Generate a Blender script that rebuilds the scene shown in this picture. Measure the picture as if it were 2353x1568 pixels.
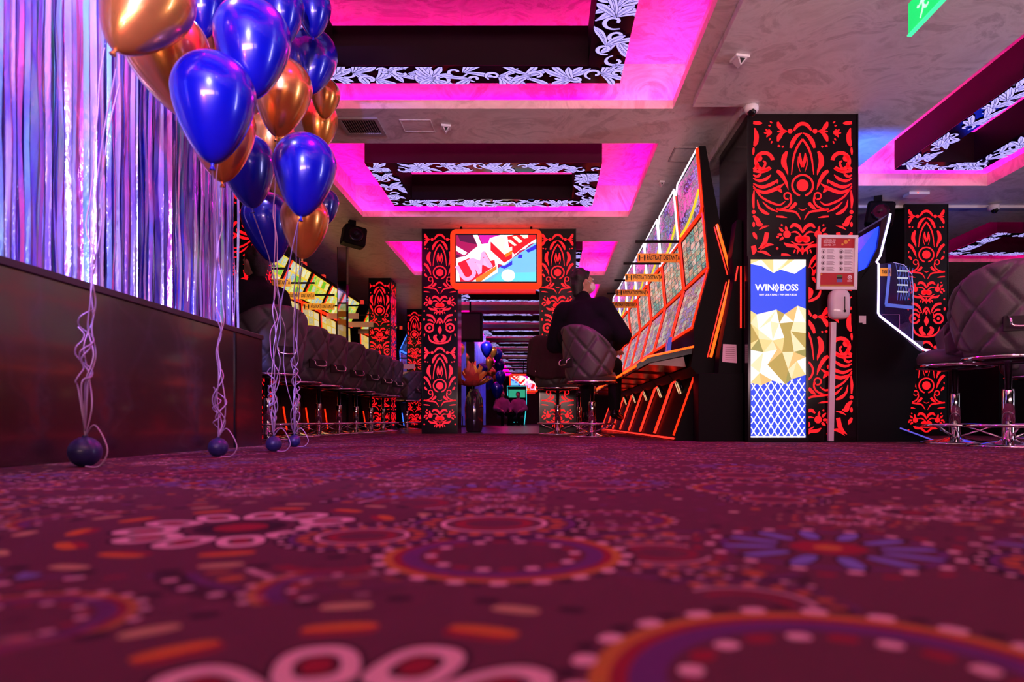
import bpy, math, random
from mathutils import Vector, Matrix
random.seed(7)
PI = math.pi
SC = bpy.context.scene
COL = SC.collection
for o in list(bpy.data.objects):
    bpy.data.objects.remove(o, do_unlink=True)

# ------------------------------------------------------------------ camera
CAM_H = 0.165
cd = bpy.data.cameras.new('camera'); cd.lens = 24; cd.sensor_width = 36
cd.shift_x = -73.5 / 2353; cd.shift_y = 184 / 2353
cd.clip_start = 0.02; cd.clip_end = 200
cd.dof.use_dof = True; cd.dof.focus_distance = 6.4; cd.dof.aperture_fstop = 2.6
cam = bpy.data.objects.new('camera', cd); COL.objects.link(cam)
cam.location = (0, 0, CAM_H); cam.rotation_euler = (PI / 2, 0, 0)
SC.camera = cam
# ------------------------------------------------------------------ world, exposure
w = bpy.data.worlds.new('world'); SC.world = w; w.use_nodes = True
w.node_tree.nodes['Background'].inputs[0].default_value = (0.02, 0.012, 0.02, 1)
w.node_tree.nodes['Background'].inputs[1].default_value = 0.3
SC.view_settings.view_transform = 'Standard'; SC.view_settings.look = 'None'
SC.view_settings.gamma = 1.0; SC.view_settings.exposure = 0.0
SC.view_settings.use_curve_mapping = False

def lamp(name, kind, loc, energy, color, size=0.3, rot=(0, 0, 0), spot=None, size_y=None, blend=0.6):
    d = bpy.data.lights.new(name, kind); d.energy = energy; d.color = color
    if kind == 'AREA':
        d.size = size
        if size_y: d.shape = 'RECTANGLE'; d.size_y = size_y
    else: d.shadow_soft_size = size
    if spot: d.spot_size = spot; d.spot_blend = blend
    o = bpy.data.objects.new(name, d); COL.objects.link(o); o.location = loc; o.rotation_euler = rot
    return o
def aim(o, target):
    o.rotation_euler = (Vector(target) - o.location).to_track_quat('-Z', 'Y').to_euler()
    return o
# unseen fill spots, the first group added to brighten the foil curtain
aim(lamp('curtain_fill', 'SPOT', (-0.45, -0.5, 1.9), 1500, (0.24, 0.22, 1.0), 0.05, spot=0.85, blend=0.9), (-1.98, 3.3, 1.55))
aim(lamp('curtain_fill', 'SPOT', (-1.62, 2.5, 2.6), 70, (0.60, 0.55, 1.0), 0.04, spot=1.9), (-1.95, 2.8, 0.8))
aim(lamp('curtain_fill', 'SPOT', (-1.66, 3.7, 2.6), 70, (0.50, 0.47, 1.0), 0.04, spot=1.9), (-1.95, 3.6, 0.8))
aim(lamp('curtain_fill', 'SPOT', (-1.2, 0.5, 1.1), 50, (1.0, 0.10, 0.35), 0.04, spot=1.0), (-1.98, 3.2, 1.2))
aim(lamp('foreground_fill', 'SPOT', (0.6, -0.4, 2.55), 13, (1.0, 0.40, 0.50), 0.08, spot=2.4), (0.6, 0.3, 0))  # added fill without a fixture, lights the foreground carpet
aim(lamp('magenta_floor_fill', 'SPOT', (-0.6, 2.85, 2.6), 105, (1.0, 0.0, 0.62), 0.08, spot=2.3), (-0.2, 2.6, 0))  # this and the next two are added to push magenta onto the carpet
aim(lamp('magenta_floor_fill', 'SPOT', (0.7, 5.8, 2.6), 105, (1.0, 0.0, 0.62), 0.08, spot=2.3), (0.5, 5.2, 0))
aim(lamp('magenta_floor_fill', 'SPOT', (2.6, 3.2, 2.55), 70, (1.0, 0.06, 0.5), 0.08, spot=2.3), (2.3, 3.0, 0))
aim(lamp('flower_fill', 'SPOT', (-0.75, 9.42, 2.63), 60, (1.0, 0.75, 0.6), 0.05, spot=0.9), (-1.08, 10.44, 0.7))  # added fill, lifts the otherwise dark flower
aim(lamp('far_balloon_fill', 'SPOT', (-1.5, 17.6, 2.63), 160, (1.0, 0.8, 0.9), 0.05, spot=1.3), (-1.6, 19.3, 1.4))  # added fill for the dark far balloons
aim(lamp('sign_fill', 'SPOT', (0.1, 5.2, 2.6), 110, (1.0, 0.8, 0.65), 0.04, spot=0.36), (1.1, 7.6, 1.78))  # two unseen fills put in to make the orange sign boards bright
aim(lamp('sign_fill', 'SPOT', (-1.0, 5.7, 2.6), 420, (1.0, 0.8, 0.65), 0.04, spot=0.40), (-3.1, 8.7, 1.75))
aim(lamp('blue_uplight', 'SPOT', (2.70, 6.05, 2.05), 60, (0.02, 0.12, 1.0), 0.03, spot=2.2), (2.78, 6.3, 2.6))
# unseen area fills, added to lift the ceiling and the surfaces facing the camera
def wash(loc, target, e, col, sx, sy, spread):
    o = aim(lamp('ceiling_fill', 'AREA', loc, e, col, sx, size_y=sy), target); o.data.spread = math.radians(spread)
wash((-0.2, -2.9, 1.0), (-0.2, 0.2, 2.66), 120, (1.0, 0.56, 0.52), 3.6, 0.5, 85)
wash((3.6, -2.9, 1.0), (3.4, 0.2, 2.6), 58, (1.0, 0.62, 0.66), 3.0, 0.5, 85)
wash((8.4, 2.5, 1.1), (5.6, 3.5, 2.6), 75, (0.80, 0.72, 1.0), 0.5, 3.0, 90)

# ------------------------------------------------------------------ mesh builder
def wp(px, py, s):
    """photo pixel + scale in pixels per metre (= depth) -> world point"""
    return Vector(((px - 1250) / s, 1569 / s, CAM_H + (968 - py) / s))

def catmull(pts, n=6, closed=False):
    P = [Vector(p) for p in pts]; out = []; m = len(P)
    rng = range(m if closed else m - 1)
    for i in rng:
        if closed: p0, p1, p2, p3 = P[(i - 1) % m], P[i], P[(i + 1) % m], P[(i + 2) % m]
        else: p0, p1, p2, p3 = P[max(i - 1, 0)], P[i], P[i + 1], P[min(i + 2, m - 1)]
        for k in range(n):
            t = k / n
            out.append(0.5 * ((2 * p1) + (p2 - p0) * t + (2 * p0 - 5 * p1 + 4 * p2 - p3) * t * t + (3 * p1 - p0 - 3 * p2 + p3) * t ** 3))
    if not closed: out.append(P[-1])
    return out

class MB:
    def __init__(s): s.v = []; s.f = []; s.uv = {}
    def add(s, vs, fs):
        b = len(s.v); s.v += [tuple(p) for p in vs]; s.f += [tuple(b + i for i in f) for f in fs]; return s
    def box(s, x0, x1, y0, y1, z0, z1):
        return s.add([(x0, y0, z0), (x1, y0, z0), (x1, y1, z0), (x0, y1, z0), (x0, y0, z1), (x1, y0, z1), (x1, y1, z1), (x0, y1, z1)],
                     [(0, 3, 2, 1), (4, 5, 6, 7), (0, 1, 5, 4), (1, 2, 6, 5), (2, 3, 7, 6), (3, 0, 4, 7)])
    def prism(s, poly, axis, a, b):
        n = len(poly)
        def m(p, t):
            return (t, p[0], p[1]) if axis == 'x' else (p[0], t, p[1]) if axis == 'y' else (p[0], p[1], t)
        vs = [m(p, a) for p in poly] + [m(p, b) for p in poly]
        return s.add(vs, [tuple(range(n)), tuple(range(2 * n - 1, n - 1, -1))] + [(i, n + i, n + (i + 1) % n, (i + 1) % n) for i in range(n)])
    def tube(s, pts, r, n=8, closed=False, cap=True):
        P = [Vector(p) for p in pts]; m = len(P); vs = []; fs = []
        up = None
        for i, p in enumerate(P):
            if closed: t = P[(i + 1) % m] - P[i - 1]
            else: t = P[min(i + 1, m - 1)] - P[max(i - 1, 0)]
            if t.length < 1e-9: t = Vector((0, 0, 1))
            t.normalize()
            if up is None: up = Vector((0, 0, 1)) if abs(t.z) < 0.9 else Vector((1, 0, 0))
            a = t.cross(up)
            if a.length < 1e-6: a = t.cross(Vector((0.3, 1, 0.2)))
            a.normalize(); b = a.cross(t); up = b
            rr = r[i] if isinstance(r, (list, tuple)) else r
            for k in range(n):
                q = 2 * PI * k / n
                vs.append(p + a * (rr * math.cos(q)) + b * (rr * math.sin(q)))
        for i in range(m if closed else m - 1):
            for k in range(n):
                j = (i + 1) % m
                fs.append((i * n + k, i * n + (k + 1) % n, j * n + (k + 1) % n, j * n + k))
        if cap and not closed:
            fs.append(tuple(range(n - 1, -1, -1))); fs.append(tuple((m - 1) * n + k for k in range(n)))
        return s.add(vs, fs)
    def lathe(s, prof, n=24, c=(0, 0, 0)):
        vs = []; fs = []; m = len(prof)
        for r, z in prof:
            for k in range(n):
                q = 2 * PI * k / n; vs.append((c[0] + r * math.cos(q), c[1] + r * math.sin(q), c[2] + z))
        for i in range(m - 1):
            for k in range(n):
                fs.append((i * n + k, i * n + (k + 1) % n, (i + 1) * n + (k + 1) % n, (i + 1) * n + k))
        if prof[0][0] > 1e-4: fs.append(tuple(range(n - 1, -1, -1)))
        if prof[-1][0] > 1e-4: fs.append(tuple((m - 1) * n + k for k in range(n)))
        return s.add(vs, fs)
    def ball(s, c, r, n=16, m=10):
        rx, ry, rz = r if isinstance(r, (list, tuple)) else (r, r, r)
        vs = []; fs = []
        for i in range(m + 1):
            a = PI * i / m
            for k in range(n):
                q = 2 * PI * k / n
                vs.append((c[0] + rx * math.sin(a) * math.cos(q), c[1] + ry * math.sin(a) * math.sin(q), c[2] - rz * math.cos(a)))
        for i in range(m):
            for k in range(n):
                fs.append((i * n + k, i * n + (k + 1) % n, (i + 1) * n + (k + 1) % n, (i + 1) * n + k))
        return s.add(vs, fs)
    def capsule(s, a, b, ra, rb=None, n=12):
        a = Vector(a); b = Vector(b); rb = ra if rb is None else rb
        d = b - a; L = max(d.length, 1e-6); d = d / L
        pts = []; rr = []
        for i in range(5):
            q = PI / 2 * i / 4
            pts.append(a - d * (ra * math.cos(q))); rr.append(max(ra * math.sin(q), 1e-4))
        for i in range(5):
            q = PI / 2 * i / 4
            pts.append(b + d * (rb * math.sin(q))); rr.append(max(rb * math.cos(q), 1e-4))
        return s.tube(pts, rr, n)
    def torus(s, c, R, r, n=32, m=8, a0=0, a1=2 * PI):
        full = abs(a1 - a0 - 2 * PI) < 1e-3
        k = n if full else n + 1
        return s.tube([(c[0] + R * math.cos(a0 + (a1 - a0) * i / n), c[1] + R * math.sin(a0 + (a1 - a0) * i / n), c[2]) for i in range(k)], r, m, closed=full)
    def quad(s, a, b, c, d, nu=1, nv=1):
        """a=lower left, b=lower right, c=upper right, d=upper left; uv 0..1"""
        a, b, c, d = map(Vector, (a, b, c, d)); base = len(s.v); vs = []
        for j in range(nv + 1):
            for i in range(nu + 1):
                u = i / nu; v = j / nv
                vs.append((a * (1 - u) + b * u) * (1 - v) + (d * (1 - u) + c * u) * v); s.uv[base + len(vs) - 1] = (u, v)
        return s.add(vs, [(j * (nu + 1) + i, j * (nu + 1) + i + 1, (j + 1) * (nu + 1) + i + 1, (j + 1) * (nu + 1) + i) for j in range(nv) for i in range(nu)])
    def mesh(s, name, mat, smooth=False):
        me = bpy.data.meshes.new(name); me.from_pydata(s.v, [], s.f)
        if s.uv:
            ul = me.uv_layers.new(name='UVMap')
            for l in me.loops: ul.data[l.index].uv = s.uv.get(l.vertex_index, (0, 0))
        if mat: me.materials.append(mat)
        if smooth: me.polygons.foreach_set('use_smooth', [True] * len(me.polygons))
        me.update(); return me
    def build(s, name, mat, parent=None, smooth=False, bevel=0, loc=None, rot=None):
        return link(name, s.mesh(name, mat, smooth), parent, bevel, loc, rot)

def link(name, me, parent=None, bevel=0, loc=None, rot=None):
    o = bpy.data.objects.new(name, me); COL.objects.link(o)
    if parent is not None: o.parent = parent
    if loc is not None: o.location = loc
    if rot is not None: o.rotation_euler = rot
    if bevel:
        b = o.modifiers.new('bevel', 'BEVEL'); b.width = bevel; b.segments = 2; b.limit_method = 'ANGLE'
    return o
def tag(o, label, cat, group=None):
    o['label'] = label; o['category'] = cat
    if group: o['group'] = group
    return o
def struct(o, label=None):
    o['kind'] = 'structure'
    if label: o['label'] = label
    return o
def thing(name, label, cat, loc=(0, 0, 0), rz=0, group=None):
    o = bpy.data.objects.new(name, None); COL.objects.link(o); o.location = loc; o.rotation_euler = (0, 0, rz)
    o.empty_display_size = 0.1
    return tag(o, label, cat, group)
def kids(o): return [c for c in bpy.data.objects if c.parent is o]
def copy_tree(o, parent=None):
    c = o.copy(); COL.objects.link(c); c.parent = parent
    for k in kids(o): copy_tree(k, c)
    return c

# ------------------------------------------------------------------ materials
MATS = {}
def nodes(name):
    m = bpy.data.materials.new(name); m.use_nodes = True
    nt = m.node_tree; return m, nt, nt.nodes, nt.links, nt.nodes['Principled BSDF']
def mat(name, color, rough=0.5, metal=0.0, emit=None, es=1.0, var=0.12, vscale=9.0, bump=0.0, bscale=60.0, coat=0.0, alpha=1.0, trans=0.0, spec=0.5):
    if name in MATS: return MATS[name]
    m, nt, N, L, b = nodes(name)
    b.inputs['Roughness'].default_value = rough; b.inputs['Metallic'].default_value = metal
    b.inputs['Coat Weight'].default_value = coat; b.inputs['Coat Roughness'].default_value = 0.08
    b.inputs['Specular IOR Level'].default_value = spec
    b.inputs['Transmission Weight'].default_value = trans; b.inputs['Alpha'].default_value = alpha
    tc = N.new('ShaderNodeTexCoord')
    nz = N.new('ShaderNodeTexNoise'); nz.inputs['Scale'].default_value = vscale; nz.inputs['Detail'].default_value = 4
    L.new(tc.outputs['Object'], nz.inputs['Vector'])
    mx = N.new('ShaderNodeMix'); mx.data_type = 'RGBA'
    mx.inputs[6].default_value = (*[c * (1 - var) for c in color], 1); mx.inputs[7].default_value = (*[min(1, c * (1 + var)) for c in color], 1)
    L.new(nz.outputs['Fac'], mx.inputs[0]); L.new(mx.outputs[2], b.inputs['Base Color'])
    if emit:
        b.inputs['Emission Color'].default_value = (*emit, 1); b.inputs['Emission Strength'].default_value = es
    if bump:
        n2 = N.new('ShaderNodeTexNoise'); n2.inputs['Scale'].default_value = bscale; n2.inputs['Detail'].default_value = 3
        L.new(tc.outputs['Object'], n2.inputs['Vector'])
        bp = N.new('ShaderNodeBump'); bp.inputs['Strength'].default_value = bump; bp.inputs['Distance'].default_value = 0.004
        L.new(n2.outputs['Fac'], bp.inputs['Height']); L.new(bp.outputs['Normal'], b.inputs['Normal'])
    MATS[name] = m; return m
def glow(name, color, es=1.0):
    return mat(name, [c * 0.5 for c in color], 0.4, emit=color, es=es)

def ramp(N, stops, interp='LINEAR'):
    r = N.new('ShaderNodeValToRGB'); cr = r.color_ramp; cr.interpolation = interp
    while len(cr.elements) > 1: cr.elements.remove(cr.elements[-1])
    cr.elements[0].position = stops[0][0]; cr.elements[0].color = (*stops[0][1], 1)
    for p, c in stops[1:]:
        e = cr.elements.new(p); e.color = (*c, 1)
    return r
def math_(N, L, op, a, b=None, c=None):
    n = N.new('ShaderNodeMath'); n.operation = op
    for i, x in enumerate((a, b, c)):
        if x is None: continue
        if isinstance(x, (int, float)): n.inputs[i].default_value = x
        else: L.new(x, n.inputs[i])
    return n.outputs[0]
def mixc(N, L, fac, a, b):
    n = N.new('ShaderNodeMix'); n.data_type = 'RGBA'
    for i, x in ((0, fac), (6, a), (7, b)):
        if isinstance(x, (int, float)): n.inputs[i].default_value = x
        elif isinstance(x, tuple): n.inputs[i].default_value = (*x, 1)
        else: L.new(x, n.inputs[i])
    return n.outputs[2]

def screen_mat(name, pal, nx, ny, border, bw=0.08, es=1.0, detail=0.6, wob=0.0):
    """lit game screen: a grid of picture cells with a border, colours per cell, drawn on the UVs"""
    m, nt, N, L, b = nodes(name)
    uv = N.new('ShaderNodeUVMap'); sp = N.new('ShaderNodeSeparateXYZ'); L.new(uv.outputs[0], sp.inputs[0])
    oi = N.new('ShaderNodeObjectInfo')
    wz = N.new('ShaderNodeTexNoise'); wz.inputs['Scale'].default_value = 7; L.new(uv.outputs[0], wz.inputs['Vector'])
    wb = math_(N, L, 'MULTIPLY', math_(N, L, 'SUBTRACT', wz.outputs['Fac'], 0.5), wob)
    u = math_(N, L, 'ADD', math_(N, L, 'MULTIPLY', sp.outputs[0], nx), wb); v = math_(N, L, 'ADD', math_(N, L, 'MULTIPLY', sp.outputs[1], ny), wb)
    fu = math_(N, L, 'FLOOR', u); fv = math_(N, L, 'FLOOR', v)
    cb = N.new('ShaderNodeCombineXYZ'); L.new(fu, cb.inputs[0]); L.new(fv, cb.inputs[1]); L.new(math_(N, L, 'MULTIPLY', oi.outputs['Random'], 40), cb.inputs[2])
    wn = N.new('ShaderNodeTexWhiteNoise'); wn.noise_dimensions = '3D'; L.new(cb.outputs[0], wn.inputs['Vector'])
    nz = N.new('ShaderNodeTexNoise'); nz.inputs['Scale'].default_value = 14; nz.inputs['Detail'].default_value = 3; nz.inputs['Distortion'].default_value = 1.5
    cb2 = N.new('ShaderNodeCombineXYZ'); L.new(sp.outputs[0], cb2.inputs[0]); L.new(sp.outputs[1], cb2.inputs[1]); L.new(math_(N, L, 'MULTIPLY', oi.outputs['Random'], 9), cb2.inputs[2])
    L.new(cb2.outputs[0], nz.inputs['Vector'])
    d = math_(N, L, 'MULTIPLY', math_(N, L, 'SUBTRACT', nz.outputs['Fac'], 0.5), detail * 2)
    f = math_(N, L, 'ADD', wn.outputs['Value'], d)
    n = len(pal)
    r = ramp(N, [(i / n, c) for i, c in enumerate(pal)], 'LINEAR'); L.new(f, r.inputs[0])
    eu = math_(N, L, 'PINGPONG', u, 0.5); ev = math_(N, L, 'PINGPONG', v, 0.5)
    e = math_(N, L, 'LESS_THAN', math_(N, L, 'MINIMUM', eu, ev), bw)
    c = mixc(N, L, e, r.outputs[0], border)
    L.new(c, b.inputs['Emission Color']); b.inputs['Emission Strength'].default_value = es
    b.inputs['Base Color'].default_value = (0.01, 0.01, 0.01, 1); b.inputs['Roughness'].default_value = 0.3; b.inputs['Specular IOR Level'].default_value = 0.2
    MATS[name] = m; return m

BLACK = mat('black_laminate', (0.006, 0.005, 0.006), 0.5, bump=0.15, bscale=300, spec=0.06)
GLOSSB = mat('black_gloss', (0.007, 0.005, 0.006), 0.15, coat=0.1, spec=0.3)
COUNTER = mat('counter_dark_gloss', (0.022, 0.010, 0.010), 0.22, coat=0.5, spec=0.8)
COUNTER.node_tree.nodes['Principled BSDF'].inputs['IOR'].default_value = 1.7
CHROME = mat('chrome', (0.75, 0.72, 0.75), 0.08, 1.0, var=0.03)
LEATHER = mat('charcoal_leather', (0.075, 0.066, 0.072), 0.42, bump=0.35, bscale=220)
WHITEP = mat('white_plastic', (0.75, 0.72, 0.74), 0.4)
NEON_O = glow('neon_orange', (1.0, 0.016, 0.002), 2.4)
NEON_OC = glow('neon_orange_core', (1.0, 0.055, 0.004), 4.0)
NEON_R = glow('neon_red', (1.0, 0.02, 0.012), 2.6)
NEON_W = glow('neon_white', (0.95, 0.82, 1.0), 1.5)
NEON_V = glow('neon_violet_white', (0.55, 0.42, 1.0), 4.0)
NEON_B = glow('neon_blue', (0.03, 0.12, 1.0), 3.0)
NEON_C = glow('neon_cyan', (0.05, 0.7, 0.8), 1.2)
NEON_G = glow('neon_green', (0.02, 0.8, 0.15), 1.5)
LED_M = glow('led_magenta', (1.0, 0.0, 0.27), 58.0)
SIGN_O = mat('orange_sign_board', (1.0, 0.44, 0.03), 0.5, bump=0.0)
SIGN_B = mat('cream_sign_board', (0.8, 0.55, 0.38), 0.5)
INK = mat('black_ink', (0.01, 0.008, 0.008), 0.7)
DARKF = mat('dark_fabric', (0.007, 0.006, 0.010), 0.9, spec=0.15, bump=0.4, bscale=120, var=0.3)
PRINT_R = glow('pillar_red_print', (1.0, 0.006, 0.012), 0.95)
PILLAR = mat('pillar_black_glass', (0.007, 0.003, 0.004), 0.16, coat=0.0, spec=0.22)
RINGDK = mat('light_ring_dark', (0.010, 0.002, 0.006), 0.6, spec=0.12)
RINGPN = mat('ring_panel_dark', (0.03, 0.005, 0.02), 0.12)
LAV = glow('ring_lavender_print', (0.47, 0.40, 1.0), 1.25)
TRAYW = mat('tray_white_plaster', (0.75, 0.72, 0.74), 0.55, vscale=3, var=0.15, bump=0.1, bscale=8)

def plaster(name, c1, c2):
    m, nt, N, L, b = nodes(name)
    tc = N.new('ShaderNodeTexCoord'); nz = N.new('ShaderNodeTexNoise'); nz.inputs['Scale'].default_value = 2.6; nz.inputs['Detail'].default_value = 8; nz.inputs['Distortion'].default_value = 2.2; nz.inputs['Roughness'].default_value = 0.65
    L.new(tc.outputs['Object'], nz.inputs['Vector'])
    r = ramp(N, [(0.3, c1), (0.5, c2), (0.62, tuple(x * 0.9 for x in c1)), (0.75, c2)]); L.new(nz.outputs['Fac'], r.inputs[0])
    L.new(r.outputs[0], b.inputs['Base Color']); b.inputs['Roughness'].default_value = 0.42
    bp = N.new('ShaderNodeBump'); bp.inputs['Strength'].default_value = 0.12; bp.inputs['Distance'].default_value = 0.01
    L.new(nz.outputs['Fac'], bp.inputs['Height']); L.new(bp.outputs['Normal'], b.inputs['Normal'])
    MATS[name] = m; return m
CEIL = plaster('ceiling_marbled_plaster', (0.60, 0.53, 0.50), (0.76, 0.69, 0.66))

TRAYW = plaster('tray_marbled_plaster', (0.52, 0.46, 0.52), (0.88, 0.84, 0.88))
def text(body, h, m, parent, loc, rot=(PI / 2, 0, 0), sx=1.0, bold=0.0, align='CENTER', name='lettering', shear=0.0):
    cu = bpy.data.curves.new(name, 'FONT'); cu.body = body; cu.size = h; cu.align_x = align; cu.align_y = 'CENTER'
    cu.offset = bold * h; cu.shear = shear; cu.resolution_u = 3
    t = bpy.data.objects.new('t', cu); COL.objects.link(t)
    bpy.context.view_layer.update()
    me = bpy.data.meshes.new_from_object(t.evaluated_get(bpy.context.evaluated_depsgraph_get()))
    bpy.data.objects.remove(t, do_unlink=True); bpy.data.curves.remove(cu)
    me.materials.clear(); me.materials.append(m); me.name = name
    o = link(name, me, parent, 0, loc, rot); o.scale = (sx, 1, 1)
    return o

# ------------------------------------------------------------------ flat prints
class Flat:
    """2-D shapes (u,v) turned into a thin print by a mapping (u,v,h) -> xyz"""
    def __init__(s): s.v = []; s.f = []
    def poly(s, pts, h=0.0):
        b = len(s.v); s.v += [(p[0], p[1], h) for p in pts]; s.f.append(tuple(range(b, b + len(pts))))
    def disc(s, c, r, h=0.0, n=20, sy=1.0):
        s.poly([(c[0] + r * math.cos(2 * PI * k / n), c[1] + r * sy * math.sin(2 * PI * k / n)) for k in range(n)], h)
    def stroke(s, pts, w, h=0.0, n=5, clip=None):
        """w = list of half-width control values along the path"""
        P = [p.to_2d() for p in catmull([(p[0], p[1], 0) for p in pts], n)]; m = len(P); b = len(s.v)
        for i, p in enumerate(P):
            t = P[min(i + 1, m - 1)] - P[max(i - 1, 0)]
            if t.length < 1e-9: t = Vector((1, 0))
            t.normalize(); nr = Vector((-t.y, t.x))
            x = i / (m - 1) * (len(w) - 1); k = min(int(x), len(w) - 2); q = x - k; q = q * q * (3 - 2 * q)
            ww = w[k] * (1 - q) + w[k + 1] * q
            for sg in (1, -1):
                a = p + nr * (ww * sg)
                if clip: a = Vector((min(max(a.x, clip[0]), clip[1]), min(max(a.y, clip[2]), clip[3])))
                s.v.append((a.x, a.y, h))
        s.f += [(b + 2 * i, b + 2 * i + 1, b + 2 * i + 3, b + 2 * i + 2) for i in range(m - 1)]
    def ring(s, c, r, wd, a0=0, a1=2 * PI, h=0.0, n=28, taper=False):
        b = len(s.v)
        for i in range(n + 1):
            a = a0 + (a1 - a0) * i / n; k = wd / 2 * (math.sin(PI * i / n) ** 0.5 if taper else 1)
            for sg in (1, -1): s.v.append((c[0] + (r + sg * k) * math.cos(a), c[1] + (r + sg * k) * math.sin(a), h))
        s.f += [(b + 2 * i, b + 2 * i + 1, b + 2 * i + 3, b + 2 * i + 2) for i in range(n)]
    def to(s, f):
        mb = MB(); mb.v = [tuple(f(*p)) for p in s.v]; mb.f = list(s.f); return mb

# ================================================================== SETTING
def rosette_color(N, L, d, a, kinds='ABC'):
    """colours of woven rosettes as a function of relative radius d and angle a (three designs made of rings and rows of tufts)"""
    CREAM = (0.66, 0.40, 0.44); GOLD = (0.42, 0.16, 0.02); RED = (0.25, 0.010, 0.022); PUR = (0.10, 0.025, 0.14); MAR = (0.095, 0.024, 0.042); DK = (0.016, 0.005, 0.010); ORG = (0.52, 0.14, 0.015); BLU = (0.14, 0.16, 0.48); SAND = (0.42, 0.27, 0.14)
    def rings(stops):
        r = ramp(N, stops, 'CONSTANT'); L.new(d, r.inputs[0]); return r.outputs[0]
    def tufts(n, d0, w_, h_, ph=0.0):
        """distance field of n rounded tufts on the circle d0 (w_ = half width, h_ = half length, in radius units); 1 = edge"""
        t = math_(N, L, 'FRACT', math_(N, L, 'ADD', math_(N, L, 'MULTIPLY', a, n / (2 * PI)), ph + 8))
        x = math_(N, L, 'MULTIPLY', math_(N, L, 'MULTIPLY', math_(N, L, 'SUBTRACT', t, 0.5), d), 2 * PI / n / w_)
        y = math_(N, L, 'DIVIDE', math_(N, L, 'SUBTRACT', d, d0), h_)
        return math_(N, L, 'POWER', math_(N, L, 'ADD', math_(N, L, 'POWER', math_(N, L, 'ABSOLUTE', x), 2.6), math_(N, L, 'POWER', math_(N, L, 'ABSOLUTE', y), 2.6)), 0.385)
    def put(c, e, k, col):
        return mixc(N, L, math_(N, L, 'LESS_THAN', e, k), c, col)
    out = {}
    if 'A' in kinds:
        c = rings([(0, MAR), (0.62, PUR), (0.75, RED), (0.81, GOLD), (0.88, MAR)])
        c = put(c, tufts(21, 0.96, 0.045, 0.035, 0.5), 1.0, DK); c = put(c, tufts(21, 0.92, 0.058, 0.045), 1.0, CREAM)
        c = put(c, tufts(10, 0.54, 0.05, 0.045), 1.0, CREAM); c = put(c, tufts(10, 0.54, 0.06, 0.045, 0.5), 1.0, RED); out['A'] = c
    if 'B' in kinds:
        c = rings([(0, RED), (0.12, DK), (0.2, MAR), (0.58, MAR)])
        e = tufts(11, 0.40, 0.095, 0.135); c = put(c, e, 1.15, DK); c = put(c, e, 1.0, CREAM); c = put(c, e, 0.55, DK); c = put(c, e, 0.38, RED)
        c = put(c, tufts(11, 0.665, 0.10, 0.05, 0.12), 1.0, RED); c = put(c, tufts(11, 0.69, 0.10, 0.032, 0.12), 1.0, ORG)
        c = put(c, tufts(11, 0.90, 0.075, 0.035, 0.12), 1.0, SAND); c = put(c, tufts(22, 0.965, 0.04, 0.03, 0.3), 1.0, DK); out['B'] = c
    if 'C' in kinds:
        c = rings([(0, GOLD), (0.10, RED), (0.26, MAR), (0.70, PUR), (0.76, MAR)])
        c = put(c, tufts(12, 0.56, 0.075, 0.22), 1.1, DK); c = put(c, tufts(12, 0.55, 0.062, 0.19), 1.0, BLU)
        c = put(c, tufts(16, 0.83, 0.05, 0.04), 1.0, CREAM); c = put(c, tufts(16, 0.94, 0.06, 0.035, 0.5), 1.0, RED); out['C'] = c
    if 'D' in kinds:
        c = rings([(0, MAR), (0.3, RED), (0.4, MAR), (0.5, CREAM), (0.55, MAR), (0.78, PUR), (0.84, DK)])
        c = put(c, tufts(18, 0.68, 0.055, 0.07), 1.0, ORG); c = put(c, tufts(24, 0.93, 0.04, 0.04), 1.0, CREAM); out['D'] = c
    return out
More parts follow.
